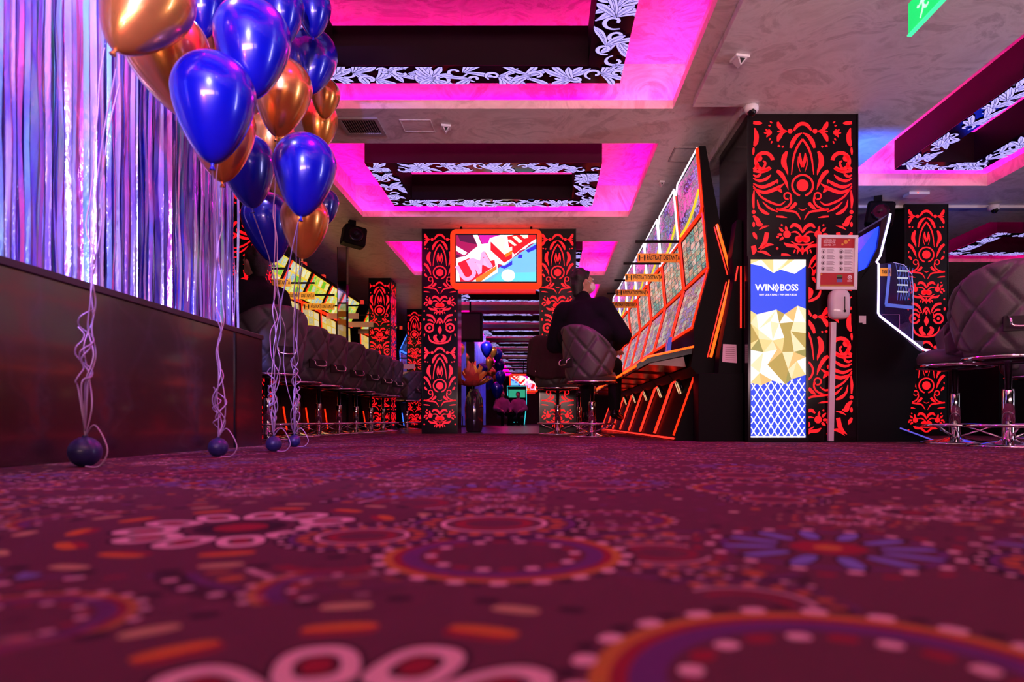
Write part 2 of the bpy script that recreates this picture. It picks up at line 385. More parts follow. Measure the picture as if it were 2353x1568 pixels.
def carpet():
    m, nt, N, L, b = nodes('casino_carpet')
    geo = N.new('ShaderNodeTexCoord')
    nzw = N.new('ShaderNodeTexNoise'); nzw.inputs['Scale'].default_value = 30; L.new(geo.outputs['Object'], nzw.inputs['Vector'])
    def vm(op, x, y):
        n = N.new('ShaderNodeVectorMath'); n.operation = op
        for i, q in enumerate((x, y)):
            if q is None: continue
            if isinstance(q, tuple): n.inputs[i].default_value = q
            else: L.new(q, n.inputs[i])
        return n
    P = vm('MULTIPLY', geo.outputs['Object'], (1, 1, 0)).outputs[0]
    def polar(off):
        sp = N.new('ShaderNodeSeparateXYZ'); L.new(off, sp.inputs[0])
        return math_(N, L, 'ARCTAN2', sp.outputs[1], sp.outputs[0]), vm('LENGTH', off, None).outputs['Value']
    # base ground with small woven flecks
    vs = N.new('ShaderNodeTexVoronoi'); vs.voronoi_dimensions = '2D'; vs.inputs['Scale'].default_value = 17; L.new(P, vs.inputs['Vector'])
    fl = math_(N, L, 'LESS_THAN', vs.outputs['Distance'], 0.17)
    fc = ramp(N, [(0, (0.12, 0.028, 0.055)), (0.45, (0.25, 0.015, 0.02)), (0.55, (0.02, 0.006, 0.012)), (0.7, (0.45, 0.14, 0.02)), (0.8, (0.6, 0.4, 0.33)), (0.9, (0.10, 0.03, 0.12))], 'CONSTANT')
    spc = N.new('ShaderNodeSeparateColor'); L.new(vs.outputs['Color'], spc.inputs[0]); L.new(spc.outputs[0], fc.inputs[0])
    col = mixc(N, L, fl, (0.095, 0.024, 0.042), fc.outputs[0])
    # a repeat of rosettes over the whole carpet
    for sc_, off, wid in ((2.35, (0.37, 0.11, 0), 0.46), (3.4, (5.2, 3.3, 0), 0.40)):
        v = N.new('ShaderNodeTexVoronoi'); v.voronoi_dimensions = '2D'; v.inputs['Scale'].default_value = sc_; v.inputs['Randomness'].default_value = 0.55
        q = vm('ADD', P, off).outputs[0]; L.new(q, v.inputs['Vector'])
        # voronoi position is given in scaled space
        d_ = vm('SUBTRACT', vm('MULTIPLY', q, (sc_, sc_, 0)).outputs[0], vm('MULTIPLY', v.outputs['Position'], (sc_, sc_, 0)).outputs[0]).outputs[0]
        a, r = polar(d_)
        dd = math_(N, L, 'DIVIDE', r, wid)
        R_ = rosette_color(N, L, dd, a, 'ABCD')
        sc2 = N.new('ShaderNodeSeparateColor'); L.new(v.outputs['Color'], sc2.inputs[0])
        c1 = mixc(N, L, math_(N, L, 'GREATER_THAN', sc2.outputs[0], 0.3), R_['A'], R_['D'])
        c1 = mixc(N, L, math_(N, L, 'GREATER_THAN', sc2.outputs[0], 0.6), c1, R_['B'])
        c1 = mixc(N, L, math_(N, L, 'GREATER_THAN', sc2.outputs[0], 0.82), c1, R_['C'])
        k = math_(N, L, 'MULTIPLY', math_(N, L, 'LESS_THAN', dd, 1.0), math_(N, L, 'GREATER_THAN', sc2.outputs[1], 0.12))
        col = mixc(N, L, math_(N, L, 'MULTIPLY', k, 0.7), col, c1)
    # clear ground and the rosettes that lie nearest to the camera
    for cx, cy, R, kind, ph in ((0.0, 0.60, 0.16, None, 0), (0.45, 0.66, 0.18, None, 0), (-0.47, 1.06, 0.33, 'B', 0.3), (-0.05, 0.845, 0.165, 'A', 0.2), (-0.08, 1.10, 0.155, 'D', 0.9), (-0.26, 0.98, 0.12, 'D', 0.1), (0.37, 0.89, 0.18, 'C', 0.4), (-0.12, 0.345, 0.30, 'B', 0.15), (0.195, 0.42, 0.19, 'A', 0.0), (0.62, 0.75, 0.13, 'D', 0.5)):
        o_ = vm('SUBTRACT', P, (cx, cy, 0)).outputs[0]; a, r = polar(o_)
        dd = math_(N, L, 'DIVIDE', r, R)
        if kind is None: c1 = (0.095, 0.024, 0.042)
        else:
            a = math_(N, L, 'ADD', a, ph); c1 = rosette_color(N, L, dd, a, kind)[kind]
        col = mixc(N, L, math_(N, L, 'LESS_THAN', dd, 1.0), col, c1)
    nf = N.new('ShaderNodeTexNoise'); nf.inputs['Scale'].default_value = 420; nf.inputs['Detail'].default_value = 2; L.new(geo.outputs['Object'], nf.inputs['Vector'])
    col = mixc(N, L, math_(N, L, 'MULTIPLY', nf.outputs['Fac'], 0.55), col, (0.03, 0.008, 0.012))
    L.new(col, b.inputs['Base Color']); b.inputs['Roughness'].default_value = 0.95; b.inputs['Specular IOR Level'].default_value = 0.15
    bp = N.new('ShaderNodeBump'); bp.inputs['Strength'].default_value = 0.5; bp.inputs['Distance'].default_value = 0.004
    L.new(nf.outputs['Fac'], bp.inputs['Height']); L.new(bp.outputs['Normal'], b.inputs['Normal'])
    return m
fl = MB(); fl.box(-4.4, 9, -3.2, 8.98, -0.08, 0)
struct(fl.build('floor', carpet()), 'patterned maroon casino carpet with woven rosettes')
fl = MB(); fl.box(-4.4, 9, 8.98, 42, -0.08, 0)
struct(fl.build('floor', mat('dim_floor_tone', (0.012, 0.008, 0.01), 0.25, vscale=2)), 'polished floor beyond the pillars, its dimness put into a dark colour')  # dim light past the pillars is painted in as a dark base colour
for nm, bx in (('wall_left', (-4.5, -4.35, -3.2, 42, 0, 3.2)), ('wall_right', (9, 9.1, -3.2, 42, 0, 3.2)), ('wall_back', (-4.5, 9, -3.3, -3.2, 0, 3.2)), ('wall_far', (-4.5, 9, 42, 42.1, 0, 3.2))):
    m_ = MB(); m_.box(*bx); struct(m_.build(nm, mat('dark_wall_paint', (0.05, 0.025, 0.03), 0.6, vscale=2)))

CX0, CX1 = -2.21, 1.03
CENTRAL = [0.3, 3.25, 6.13, 9.48, 12.45, 15.4, 18.3, 21.2, 24.1, 27.0, 29.9, 32.8, 35.7]
holes_main = [(CX0, CX1, y, y + 2.2) for y in CENTRAL]
RIGHT = [(3.015, 4.585, -1.5, 2.4), (3.015, 4.585, 3.0, 7.06), (2.2, 2.9, 7.3, 8.45), (5.45, 7.6, 8.35, 10.45)]
def slab(name, x0, x1, y0, y1, z0, z1, holes, m):
    xs = sorted({x0, x1, *[v for h in holes for v in h[:2] if x0 < v < x1]}); ys = sorted({y0, y1, *[v for h in holes for v in h[2:] if y0 < v < y1]})
    def inh(cx, cy): return any(h[0] < cx < h[1] and h[2] < cy < h[3] for h in holes)
    mb = MB(); solid = [[not inh((xs[i] + xs[i + 1]) / 2, (ys[j] + ys[j + 1]) / 2) for j in range(len(ys) - 1)] for i in range(len(xs) - 1)]
    def S(i, j): return 0 <= i < len(xs) - 1 and 0 <= j < len(ys) - 1 and solid[i][j]
    for i in range(len(xs) - 1):
        for j in range(len(ys) - 1):
            if not solid[i][j]: continue
            a, b_, c, d = xs[i], xs[i + 1], ys[j], ys[j + 1]
            mb.add([(a, c, z0), (b_, c, z0), (b_, d, z0), (a, d, z0), (a, c, z1), (b_, c, z1), (b_, d, z1), (a, d, z1)],
                   [(0, 3, 2, 1), (4, 5, 6, 7)] + ([] if S(i, j - 1) else [(0, 1, 5, 4)]) + ([] if S(i + 1, j) else [(1, 2, 6, 5)]) + ([] if S(i, j + 1) else [(2, 3, 7, 6)]) + ([] if S(i - 1, j) else [(3, 0, 4, 7)]))
    return struct(mb.build(name, m))
ceil0 = slab('ceiling', -4.5, 1.56, -3.2, 42, 2.66, 2.73, holes_main, CEIL); ceil0['label'] = 'marbled grey plaster ceiling with lit recessed trays'
def slabR():
    a = slab('ceiling', 1.155, 1.56, -3.2, 5.29, 2.60, 2.655, [], CEIL)
    return slab('ceiling', 1.56, 9, -3.2, 42, 2.60, 2.73, RIGHT, CEIL)
ceil1 = slabR()
# edge trim of the dropped ceiling and the thin white beam edge on the right
m_ = MB(); m_.box(1.545, 1.56, 5.29, 9.0, 2.585, 2.66); struct(m_.build('trim_1', CEIL))
m_ = MB(); m_.box(2.6, 9, 7.70, 7.73, 2.572, 2.60); struct(m_.build('trim_2', WHITEP))

def recess(x0, x1, y0, y1, parent, es_name='led_magenta', zb=2.73, zt=3.08):
    e = 0.12; X0, X1, Y0, Y1 = x0 - e, x1 + e, y0 - e, y1 + e
    mb = MB()
    v = [(X0, Y0, zb), (X1, Y0, zb), (X1, Y1, zb), (X0, Y1, zb), (X0, Y0, zt), (X1, Y0, zt), (X1, Y1, zt), (X0, Y1, zt)]
    mb.add(v, [(4, 7, 6, 5), (0, 4, 5, 1), (1, 5, 6, 2), (2, 6, 7, 3), (3, 7, 4, 0)])
    r = mb.build('tray_recess', TRAYW, parent); r['kind'] = 'structure'
    t = 0.02
    for bx in ((X0 + .05, X1 - .05, Y0 + .035, Y0 + .035 + t), (X0 + .05, X1 - .05, Y1 - .035 - t, Y1 - .035), (X0 + .035, X0 + .035 + t, Y0 + .05, Y1 - .05), (X1 - .035 - t, X1 - .035, Y0 + .05, Y1 - .05)):
        q = MB(); q.box(*bx, zb + 0.002, zb + 0.014); o = q.build('led_strip', LED_M, parent); o['kind'] = 'structure'
for h in holes_main: recess(*h, ceil0)
for h in RIGHT: recess(*h, ceil1)

# ---- ring lights hanging in the trays
def scrollwork(W, D, wd, seed):
    """acanthus scrolls printed on a rectangular ring (outer W x D, strip width wd), centred on 0,0"""
    rnd = random.Random(seed); lt = Flat(); dk = Flat()
    hgt = [0.0006]
    def leaf(pts, w, clip):
        hgt[0] += 0.00002
        dk.stroke(pts, [q + 0.004 for q in w], hgt[0], 5, clip); hgt[0] += 0.00002
        lt.stroke(pts, w, hgt[0], 5, clip); hgt[0] += 0.00002
        for off in (-0.35, 0.35):
            if max(w) < 0.02 and off: continue
            pp = [(p[0], p[1] + off * max(w) * (0.3 + 0.7 * i / len(pts))) for i, p in enumerate(pts)]
            dk.stroke(pp, [0.0010, 0.0020, 0.0006], hgt[0], 5, clip)
    def strip(L_, place):
        u = 0.02
        while u < L_ - 0.04:
            r = wd * rnd.uniform(0.18, 0.34); cv = rnd.uniform(0.25, 0.75) * wd; sg = rnd.choice((-1, 1)); st = rnd.uniform(0, 2 * PI); hx = rnd.choice((-1, 1))
            c = (0.002, L_ - 0.002, 0.003, wd - 0.003)
            sp = [(u + r * (1 - k / 11) ** 0.9 * math.cos(st + sg * k * 0.62), cv + r * (1 - k / 11) ** 0.9 * math.sin(st + sg * k * 0.62)) for k in range(10)]
            place(leaf, sp, [0.006, wd * 0.055, wd * 0.04, 0.012], c)
            n = rnd.randint(3, 5); bx, by = u + r * 0.6 * hx, cv; tx = rnd.uniform(-0.5, 0.5)
            for k in range(n):
                a = (k - (n - 1) / 2) * 0.42 + tx; ln = rnd.uniform(0.14, 0.27) * (1.15 - 0.1 * abs(k - n / 2)); cu = rnd.uniform(0.35, 0.8) * (1 if a > 0 else -1)
                pts = [(bx, by)]
                for j in range(1, 4):
                    aa = a + cu * j * 0.33; pts.append((pts[-1][0] + hx * ln / 3 * math.cos(aa), pts[-1][1] + ln / 3 * math.sin(aa)))
                place(leaf, pts, [0.004, 0.020, 0.026, 0.005], c)
            u += rnd.uniform(0.12, 0.17)
    def mk(fn):
        def place(lf, pts, w, c):
            # draw in strip space (clipped), then move to the ring by remapping the freshly added vertices
            a, b = len(lt.v), len(dk.v); lf(pts, w, c)
            for F_, n in ((lt, a), (dk, b)):
                for i in range(n, len(F_.v)): F_.v[i] = (*fn(F_.v[i][0], F_.v[i][1]), F_.v[i][2])
        return place
    strip(W, mk(lambda u, v: (u - W / 2, -D / 2 + v))); strip(W, mk(lambda u, v: (u - W / 2, D / 2 - v)))
    strip(D - 2 * wd, mk(lambda u, v: (-W / 2 + v, u - D / 2 + wd))); strip(D - 2 * wd, mk(lambda u, v: (W / 2 - v, u - D / 2 + wd)))
    return lt, dk
def ring_meshes(W, D, wd, seed):
    hh = 0.28; a, b, c, d = W / 2, D / 2, W / 2 - wd, D / 2 - wd
    fr = MB()
    for (x0, x1, y0, y1) in ((-a, a, -b, -d), (-a, a, d, b), (-a, -c, -d, d), (c, a, -d, d)):
        fr.box(x0, x1, y0, y1, 0.004, hh)
    pn = MB()
    for (x0, x1, y0, y1) in ((-a, a, -b, -d), (-a, a, d, b), (-a, -c, -d, d), (c, a, -d, d)):
        pn.box(x0, x1, y0, y1, 0, 0.004)
    lt, dk = scrollwork(W, D, wd, seed)
    f = lambda u, v, h: (u, v, -h)
    return fr.mesh('frame', RINGDK), pn.mesh('light_panel', RINGPN), lt.to(f).mesh('scroll_print', LAV), dk.to(f).mesh('scroll_outline', RINGDK)
def ring_light(label, meshes, loc, group, wires):
    t = thing('ceiling_light', label, 'ceiling light', loc, 0, group)
    for nm, me in zip(('frame', 'light_panel', 'scroll_print', 'scroll_outline'), meshes):
        o = link(nm, me, t)
        if 'scroll' in nm: o['kind'] = 'stuff'
    for x, y in wires:
        m_ = MB(); m_.tube([(x, y, 0.28), (x, y, 3.08 - loc[2])], 0.003, 5); m_.build('hanging_wire', CHROME, t)
    return t
ORD = ['first', 'second', 'third', 'fourth', 'fifth', 'sixth', 'seventh', 'eighth', 'ninth', 'tenth', 'eleventh', 'twelfth', 'thirteenth']
RC = ring_meshes(2.29, 1.33, 0.25, 3)
for i, y in enumerate(CENTRAL):
    lab = ['rectangular ring light with scroll print in the tray above the camera', 'large rectangular ring light with lavender scroll print beside the balloons', 'rectangular ring light with lavender scroll print above the hanging screen'][i] if i < 3 else '%s scroll-print ring light down the central aisle, seen beyond the twin pillars' % ORD[i]
    ring_light(lab, RC, (-0.585, y + 1.115, 2.655), 'ring lights along the central aisle', [(0, -0.5), (0, 0.5)])
R1 = ring_meshes(0.845, 3.2, 0.2, 5)
ring_light('long narrow ring light with scroll print in the right-hand tray', R1, (3.81, 5.0, 2.595), 'ring lights on the right', [(0, 1.3)])
ring_light('long narrow ring light in the tray behind the right-hand one', R1, (3.81, 0.6, 2.595), 'ring lights on the right', [])
R2 = ring_meshes(1.4, 1.2, 0.2, 9)
ring_light('distant wide ring light behind the far right pillar', R2, (6.54, 9.4, 2.595), 'ring lights on the right', [(-0.45, -0.3)])

# ---- pillars with backlit red damask print
def motif(fl, ox, oy, k, wide=False, vmin=-1e9):
    """one repeat of the print; numbers are measured on the photo (x from the centre, y down), k = metres per unit"""
    def T(p, s): return (ox + s * p[0] * k, oy - p[1] * k)
    def st(pts, w, both=True):
        for s in ((1, -1) if both else (1,)): add('s', [T(p, s) for p in pts], [q * k * 0.88 for q in w])
    def add(kind, pts, w):
        if min(p[1] for p in pts) < vmin: return
        fl.stroke(pts, w, 0, 4)
    def ds(x, y, r, sy=1.0):
        for s in ((1, -1) if x else (1,)):
            c = T((x, y), s)
            if c[1] - r * k > vmin: fl.disc(c, r * k, 0, 16, sy)
    def rg(x, y, r, w, a0, a1, tp=False):
        for s in ((1, -1) if x else (1,)):
            c = T((x, y), s)
            if c[1] - r * k < vmin: continue
            fl.ring(c, r * k, w * k, a0 if s == 1 else PI - a0, a1 if s == 1 else PI - a1, 0, 22, tp)
    st([(40, 42), (22, 18), (0, 10), (-22, 18), (-40, 42)], [5, 9, 9, 9, 5], False)
    ds(56, 44, 11)
    st([(70, 44), (88, 40), (104, 22), (112, 2)], [3, 7, 12, 5]); st([(70, 44), (88, 50), (104, 68), (112, 90)], [3, 7, 12, 5]); st([(95, 45), (114, 45)], [2, 5, 2])
    st([(112, 110), (100, 112)], [5, 6, 2]); st([(92, 116), (84, 110)], [5, 5, 1])
    st([(2, 52), (26, 66), (44, 92), (54, 120)], [2, 9, 11, 6])
    st([(0, 80), (22, 112), (40, 160), (50, 240)], [5, 6, 5, 2]); st([(12, 142), (11, 170), (0, 205)], [3, 8, 7]); st([(20, 158), (20, 195), (10, 228)], [1, 3, 1])
    st([(70, 135), (82, 160), (84, 190), (72, 218), (66, 242)], [6, 13, 14, 7, 1])
    st([(116, 222), (96, 238), (76, 272), (64, 308)], [8, 11, 8, 1])
    rg(0, 288, 47, 9, -PI * 0.42, PI * 1.42); ds(0, 288, 27)
    st([(112, 266), (114, 280)], [4, 4, 2]); st([(112, 298), (92, 322)], [6, 9, 1])
    rg(68, 336, 15, 7, -PI * 0.6, PI * 1.3); st([(52, 340), (52, 362), (66, 382), (98, 396), (118, 398)], [4, 5, 5, 4, 3])
    st([(28, 366), (44, 384), (62, 396)], [8, 9, 1]); st([(118, 396), (70, 402), (30, 410), (8, 442)], [5, 6, 5, 2]); st([(118, 428), (92, 430), (70, 434)], [4, 5, 1]); st([(18, 392), (0, 400), (-18, 392)], [1, 3, 1], False)
    # flower head
    st([(56, 480), (40, 466), (16, 474), (0, 502)], [4, 9, 9, 3]); st([(52, 500), (28, 498), (2, 520)], [2, 5, 3])
    for x in (16,):
        ds(x, 530, 19, 0.85)
    st([(-22, 530), (22, 530)], [10, 12, 10], False)
    ds(70, 508, 17); st([(72, 492), (76, 470)], [5, 7, 1]); st([(88, 496), (106, 478)], [5, 7, 1]); st([(92, 510), (114, 508)], [5, 7, 1]); st([(86, 522), (104, 536)], [5, 7, 1]); st([(92, 470), (96, 462)], [5, 5, 1]); ds(112, 520, 6)
    st([(84, 546), (66, 558), (34, 562), (14, 578), (0, 584)], [2, 9, 8, 7, 5]); st([(52, 540), (30, 552), (0, 556)], [2, 4, 4])
    st([(20, 576), (24, 598)], [4, 5, 1]); st([(34, 578), (40, 594)], [4, 4, 1]); st([(0, 562), (0, 602)], [3, 8, 2], False); ds(114, 572, 6); ds(116, 634, 7, 1.5)
    # fan and scrolls
    st([(96, 600), (66, 606), (44, 626), (28, 660)], [7, 10, 8, 1]); st([(90, 640), (66, 640), (44, 660)], [6, 8, 1]); st([(0, 622), (12, 640), (24, 668)], [5, 8, 1]); st([(0, 644), (0, 672)], [2, 9, 2], False)
    rg(76, 696, 29, 13, -PI * 0.95, PI * 0.98); ds(76, 696, 10); st([(47, 690), (46, 670), (34, 652)], [6, 3, 1])
    st([(0, 680), (0, 712), (0, 744)], [3, 17, 2], False)
    st([(4, 800), (28, 786), (36, 764), (22, 748)], [4, 15, 14, 5]); st([(84, 748), (72, 786), (40, 806), (0, 812)], [2, 7, 7, 6]); st([(112, 740), (114, 760)], [5, 5, 2])
    if wide:   # the broad pillar shows the side ornaments too
        rg(172, 180, 38, 17, -PI * 0.75, PI * 0.95); ds(196, 166, 15); st([(146, 214), (180, 226), (222, 224)], [6, 8, 5]); st([(222, 216), (206, 206), (200, 188)], [6, 10, 4]); st([(186, 214), (172, 202), (168, 186), (178, 178)], [1, 6, 6, 4])
        for j, (x0, y0, ln) in enumerate(((222, 240, 38), (222, 256, 80), (222, 280, 110), (222, 300, 140))):
            st([(x0, y0), (x0 - ln * 0.35, y0 + 8 + j * 4), (x0 - ln * 0.75, y0 + 2), (x0 - ln, y0 - 14 - j * 2)], [3, 6 + j, 7 + j, 2])
        st([(222, 290), (190, 336), (150, 362), (104, 376), (78, 360)], [3, 5, 6, 5, 2]); st([(204, 352), (196, 386), (174, 408), (150, 418)], [2, 6, 9, 4]); st([(180, 362), (150, 390), (112, 408)], [2, 6, 2])
        st([(218, 310), (222, 352), (220, 392)], [3, 7, 4]); ds(220, 408, 9); st([(222, 424), (204, 444), (196, 462), (178, 464)], [5, 12, 14, 3]); ds(220, 464, 6, 2)
        st([(216, 30), (208, 62), (210, 92), (218, 112)], [3, 12, 12, 5]); st([(222, 6), (200, 8), (182, 8)], [7, 10, 3]); st([(220, 118), (222, 150)], [4, 6, 3])
        ds(150, 50, 12); st([(158, 46), (166, 34)], [4, 5, 1]); st([(160, 52), (174, 52)], [4, 5, 1]); st([(156, 60), (162, 72)], [4, 5, 1])
        for t_ in range(6):
            q = -1.1 + t_ * 0.44
            st([(128 + 20 * math.cos(q), 48 + 46 * math.sin(q)), (134 + 24 * math.cos(q + .12), 48 + 56 * math.sin(q + .1))], [3, 4, 1])
        st([(222, 500), (206, 530)], [5, 10, 2]); st([(160, 500), (172, 550), (200, 574)], [11, 12, 1]); st([(130, 556), (160, 556), (190, 580)], [2, 9, 1]); st([(222, 560), (218, 580), (222, 600)], [12, 13, 4]); st([(204, 586), (170, 590), (136, 612)], [2, 8, 1]); st([(150, 470), (176, 476), (196, 488)], [1, 6, 1])
        rg(170, 690, 34, 14, -PI * 0.9, PI * 0.9); ds(170, 690, 12); st([(222, 640), (190, 650), (160, 640)], [4, 9, 2]); st([(222, 760), (180, 750), (140, 772)], [5, 12, 2]); st([(222, 790), (196, 800), (170, 796)], [3, 7, 1])
def print_on(width, height, wide, k):
    fl = Flat(); v = height - 0.06
    n = 0
    while v > 0.1 and n < 4:
        motif(fl, 0, v, k, wide, 0.03); v -= 835 * k; n += 1
    hw = width / 2 - 0.015
    fl.v = [(min(max(a, -hw), hw), b, c) for a, b, c in fl.v]
    return fl
KM = 0.00176
def pillar(label, x0, x1, y0, y1, h, wide=False, sides='f', k=KM):
    t = thing('pillar', label, 'pillar', ((x0 + x1) / 2, y0, 0), 0, 'black pillars with red damask print')
    W = x1 - x0; D = y1 - y0
    m_ = MB(); m_.box(-W / 2, W / 2, 0, D, 0, h); m_.build('column', PILLAR, t)
    if 'f' in sides:
        f = print_on(W, h, wide, k); f.to(lambda u, v, hh: (u, -0.002, v)).build('damask_print', PRINT_R, t)
    if 'r' in sides:
        f = print_on(D, h, wide, k); f.to(lambda u, v, hh: (W / 2 + 0.002, D / 2 + u, v)).build('damask_print', PRINT_R, t)
    e = MB()
    for x in (-W / 2, W / 2): e.box(x - 0.006, x + 0.006, -0.006, 0.0, 0.0, h)
    e.build('edge_trim', GLOSSB, t)
    return t
pillar('broad black pillar with red damask print behind the lit advertising panel', 1.614, 2.483, 5.41, 6.28, 2.6, True)
pillar('slim damask pillar left of the hanging screen', -1.58, -1.125, 8.86, 9.3, 2.66)
pillar('slim damask pillar right of the hanging screen, behind the seated man', -0.055, 0.41, 8.86, 9.3, 2.66)
pillar('slim damask pillar behind the blue-lit slot machine on the right', 4.05, 4.53, 7.66, 8.1, 2.6)
pillar('damask pillar beside the end of the foil curtain', -3.75, -2.95, 7.0, 7.4, 2.66, True, 'fr')
pillar('narrow damask pillar along the left machines', -3.05, -2.68, 11.9, 12.4, 2.66, False, 'fr')
pillar('farthest narrow damask pillar on the left', -3.05, -2.72, 15.2, 15.7, 2.66, False, 'fr')

# ================================================================== SLOT MACHINES, RIGHT ROW
SCR_TOP = screen_mat('screen_purple_banner', [(0.02, 0.01, 0.05), (0.16, 0.10, 0.65), (0.40, 0.30, 0.70), (0.03, 0.03, 0.05), (0.22, 0.30, 0.30), (0.03, 0.02, 0.05), (0.55, 0.10, 0.40)], 3, 6, (0.02, 0.01, 0.05), 0.02, 1.2, 1.0, 1.2)
SCR_MID = screen_mat('screen_teal_reels', [(0.03, 0.06, 0.05), (0.10, 0.40, 0.34), (0.04, 0.10, 0.08), (0.70, 0.22, 0.18), (0.35, 0.36, 0.20), (0.05, 0.08, 0.06), (0.20, 0.50, 0.44), (0.6, 0.3, 0.24)], 5, 8, (0.02, 0.05, 0.04), 0.05, 1.4, 0.7, 0.35)
SCR_LOW = screen_mat('screen_blue_reels', [(0.03, 0.05, 0.04), (0.20, 0.34, 0.26), (0.12, 0.10, 0.55), (0.05, 0.07, 0.05), (0.42, 0.25, 0.14), (0.10, 0.24, 0.20), (0.32, 0.42, 0.32)], 5, 8, (0.03, 0.05, 0.04), 0.04, 1.25, 0.8, 0.5)
YEL = glow('screen_yellow_arc', (0.85, 0.75, 0.03), 0.9)
PA, PB, PC, PD = (0.10, 2.46), (0.145, 1.93), (0.19, 1.45), (0.055, 0.94)
def pt(a, b, f, y, out=0.0):
    dx, dz = b[0] - a[0], b[1] - a[1]; n = math.hypot(dx, dz)
    # outward normal points to the player (-x)
    nx, nz = (dz / n, -dx / n)
    if nx > 0: nx, nz = -nx, -nz
    return Vector((a[0] + dx * f + nx * out, y, a[1] + dz * f + nz * out))
RW = 1.0
def right_machine(k, Y):
    lab = '%s slot machine from the near end of the right row, three stacked screens' % ORD[k]
    t = thing('slot_machine', lab, 'slot machine', (1.2, Y, 0), 0, 'slot machines of the right row')
    prof = [(0.10, 2.47), (0.155, 2.47), (0.27, 1.85), (0.385, 1.38), (0.22, 0.70), (0.28, 0.56), (0.385, 0.56), (0.385, 0.0), (-0.09, 0.0), (-0.10, 0.03), (0.09, 0.55), (0.03, 0.62), (0.06, 0.80), (0.055, 0.94), (0.19, 1.45), (0.145, 1.93)]
    b = MB(); b.prism(prof, 'y', 0.0, RW - 0.01); b.build('cabinet', BLACK, t)
    # desk
    d = MB(); d.prism([(0.06, 0.735), (-0.31, 0.66), (-0.42, 0.60), (-0.42, 0.645), (-0.33, 0.715), (0.065, 0.80)], 'y', 0.03, RW - 0.04); dk = d.build('desk', GLOSSB, t)
    n = MB(); n.tube([(0.065, 0.02, 0.793), (-0.33, 0.02, 0.706), (-0.424, 0.05, 0.632), (-0.424, RW - 0.06, 0.632), (-0.33, RW - 0.03, 0.706), (0.065, RW - 0.03, 0.793)], 0.010, 6); n.build('neon_tube', NEON_OC, dk, True)
    u = MB(); u.prism([(0.0, 0.718), (-0.30, 0.66), (-0.30, 0.652), (0.02, 0.63)], 'y', 0.15, RW - 0.16); u.build('under_panel', mat('red_acrylic', (0.25, 0.01, 0.008), 0.25), dk)
    for j in range(5):
        y = 0.2 + j * 0.13; q = MB(); q.box(-0.30, -0.24, y, y + 0.09, 0.72, 0.74); q.build('button', glow('button_red_glow', (0.9, 0.05, 0.03), 0.7), dk, bevel=0.006)
    # screens
    for nm, a, c, mt, y0, y1, m0, m1 in (('top_screen', PA, PB, SCR_TOP, 0.06, RW - 0.07, 0.05, 0.96), ('middle_screen', PB, PC, SCR_MID, 0.07, RW - 0.08, 0.07, 0.93), ('lower_screen', PC, PD, SCR_LOW, 0.07, RW - 0.08, 0.06, 0.95)):
        q = MB(); q.quad(pt(a, c, m1, y1, 0.006), pt(a, c, m1, y0, 0.006), pt(a, c, m0, y0, 0.006), pt(a, c, m0, y1, 0.006), 4, 4)
        so = q.build(nm, mt, t)
        if nm == 'top_screen':
            q = MB(); q.tube(catmull([pt(a, c, 0.62, y0 + 0.02, 0.012), pt(a, c, 0.80, 0.35, 0.012), pt(a, c, 0.90, 0.62, 0.012), pt(a, c, 0.93, y1, 0.012)], 5), 0.013, 6); q.build('yellow_stripe', YEL, so, True)
    # neon outlines
    def tb(pts, m_, r=0.009, closed=False):
        q = MB(); q.tube(pts, r, 6, closed); return q.build('neon_tube', m_, t, True)
    y0, y1 = 0.02, RW - 0.03
    o = 0.014
    tb([pt(PA, PB, 0.0, y0, o), pt(PA, PB, 0.02, y1 - 0.10, o), pt(PA, PB, 0.16, y1, o)], NEON_W)
    side = NEON_O if k == 0 else NEON_W
    tb([pt(PA, PB, 0.0, y0, o), pt(PA, PB, 0.93, y0, o), pt(PA, PB, 0.985, y0 + 0.05, o)], side, 0.013)
    tb([pt(PA, PB, 0.16, y1, o), pt(PA, PB, 0.985, y1, o)], NEON_R if k == 0 else NEON_W, 0.008)
    tb([pt(PA, PB, 0.985, y0 + 0.05, o), pt(PA, PB, 0.985, y1, o)], NEON_O if k != 1 else NEON_W)
    tb([pt(PB, PC, 0.02, y0, o), pt(PB, PC, 0.02, y1, o)], NEON_O, 0.009)
    for a, c in ((PB, PC), (PC, PD)):
        tb([pt(a, c, 0.03, y0, o), pt(a, c, 0.97, y0, o)], NEON_O); tb([pt(a, c, 0.03, y1, o), pt(a, c, 0.97, y1, o)], NEON_R, 0.008)
        tb([pt(a, c, 0.985, y0, o), pt(a, c, 0.985, y1, o)], NEON_O, 0.012)
    tb([(-0.112, 0.02, 0.018), (-0.112, y1, 0.018)], NEON_R)
    low = [(0.094, 0.56), (0.06, 0.53), (-0.098, 0.045)]
    for y in (0.008, y1 - 0.01): tb([(low[0][0], y, low[0][1]), (low[1][0] - 0.004, y, low[1][1] - 0.0), (low[2][0] - 0.016, y, low[2][1])], NEON_R if y > 0.5 else NEON_O, 0.009)
    if k < 3:   # the near side is what the aisle shows: tubes on the side panel
        tb([(0.245, -0.012, 1.81), (0.365, -0.012, 1.39)], NEON_OC, 0.012); tb([(0.357, -0.012, 1.345), (0.195, -0.012, 0.70)], NEON_OC, 0.013)
        tb([(0.225, -0.008, 1.79), (0.335, -0.008, 1.39)], NEON_R, 0.005); tb([(0.325, -0.008, 1.33), (0.168, -0.008, 0.70)], NEON_R, 0.005)
    # round loudspeaker in the lower front
    sx, sz = -0.005, 0.47
    lw = thing('x', '', '') if False else None
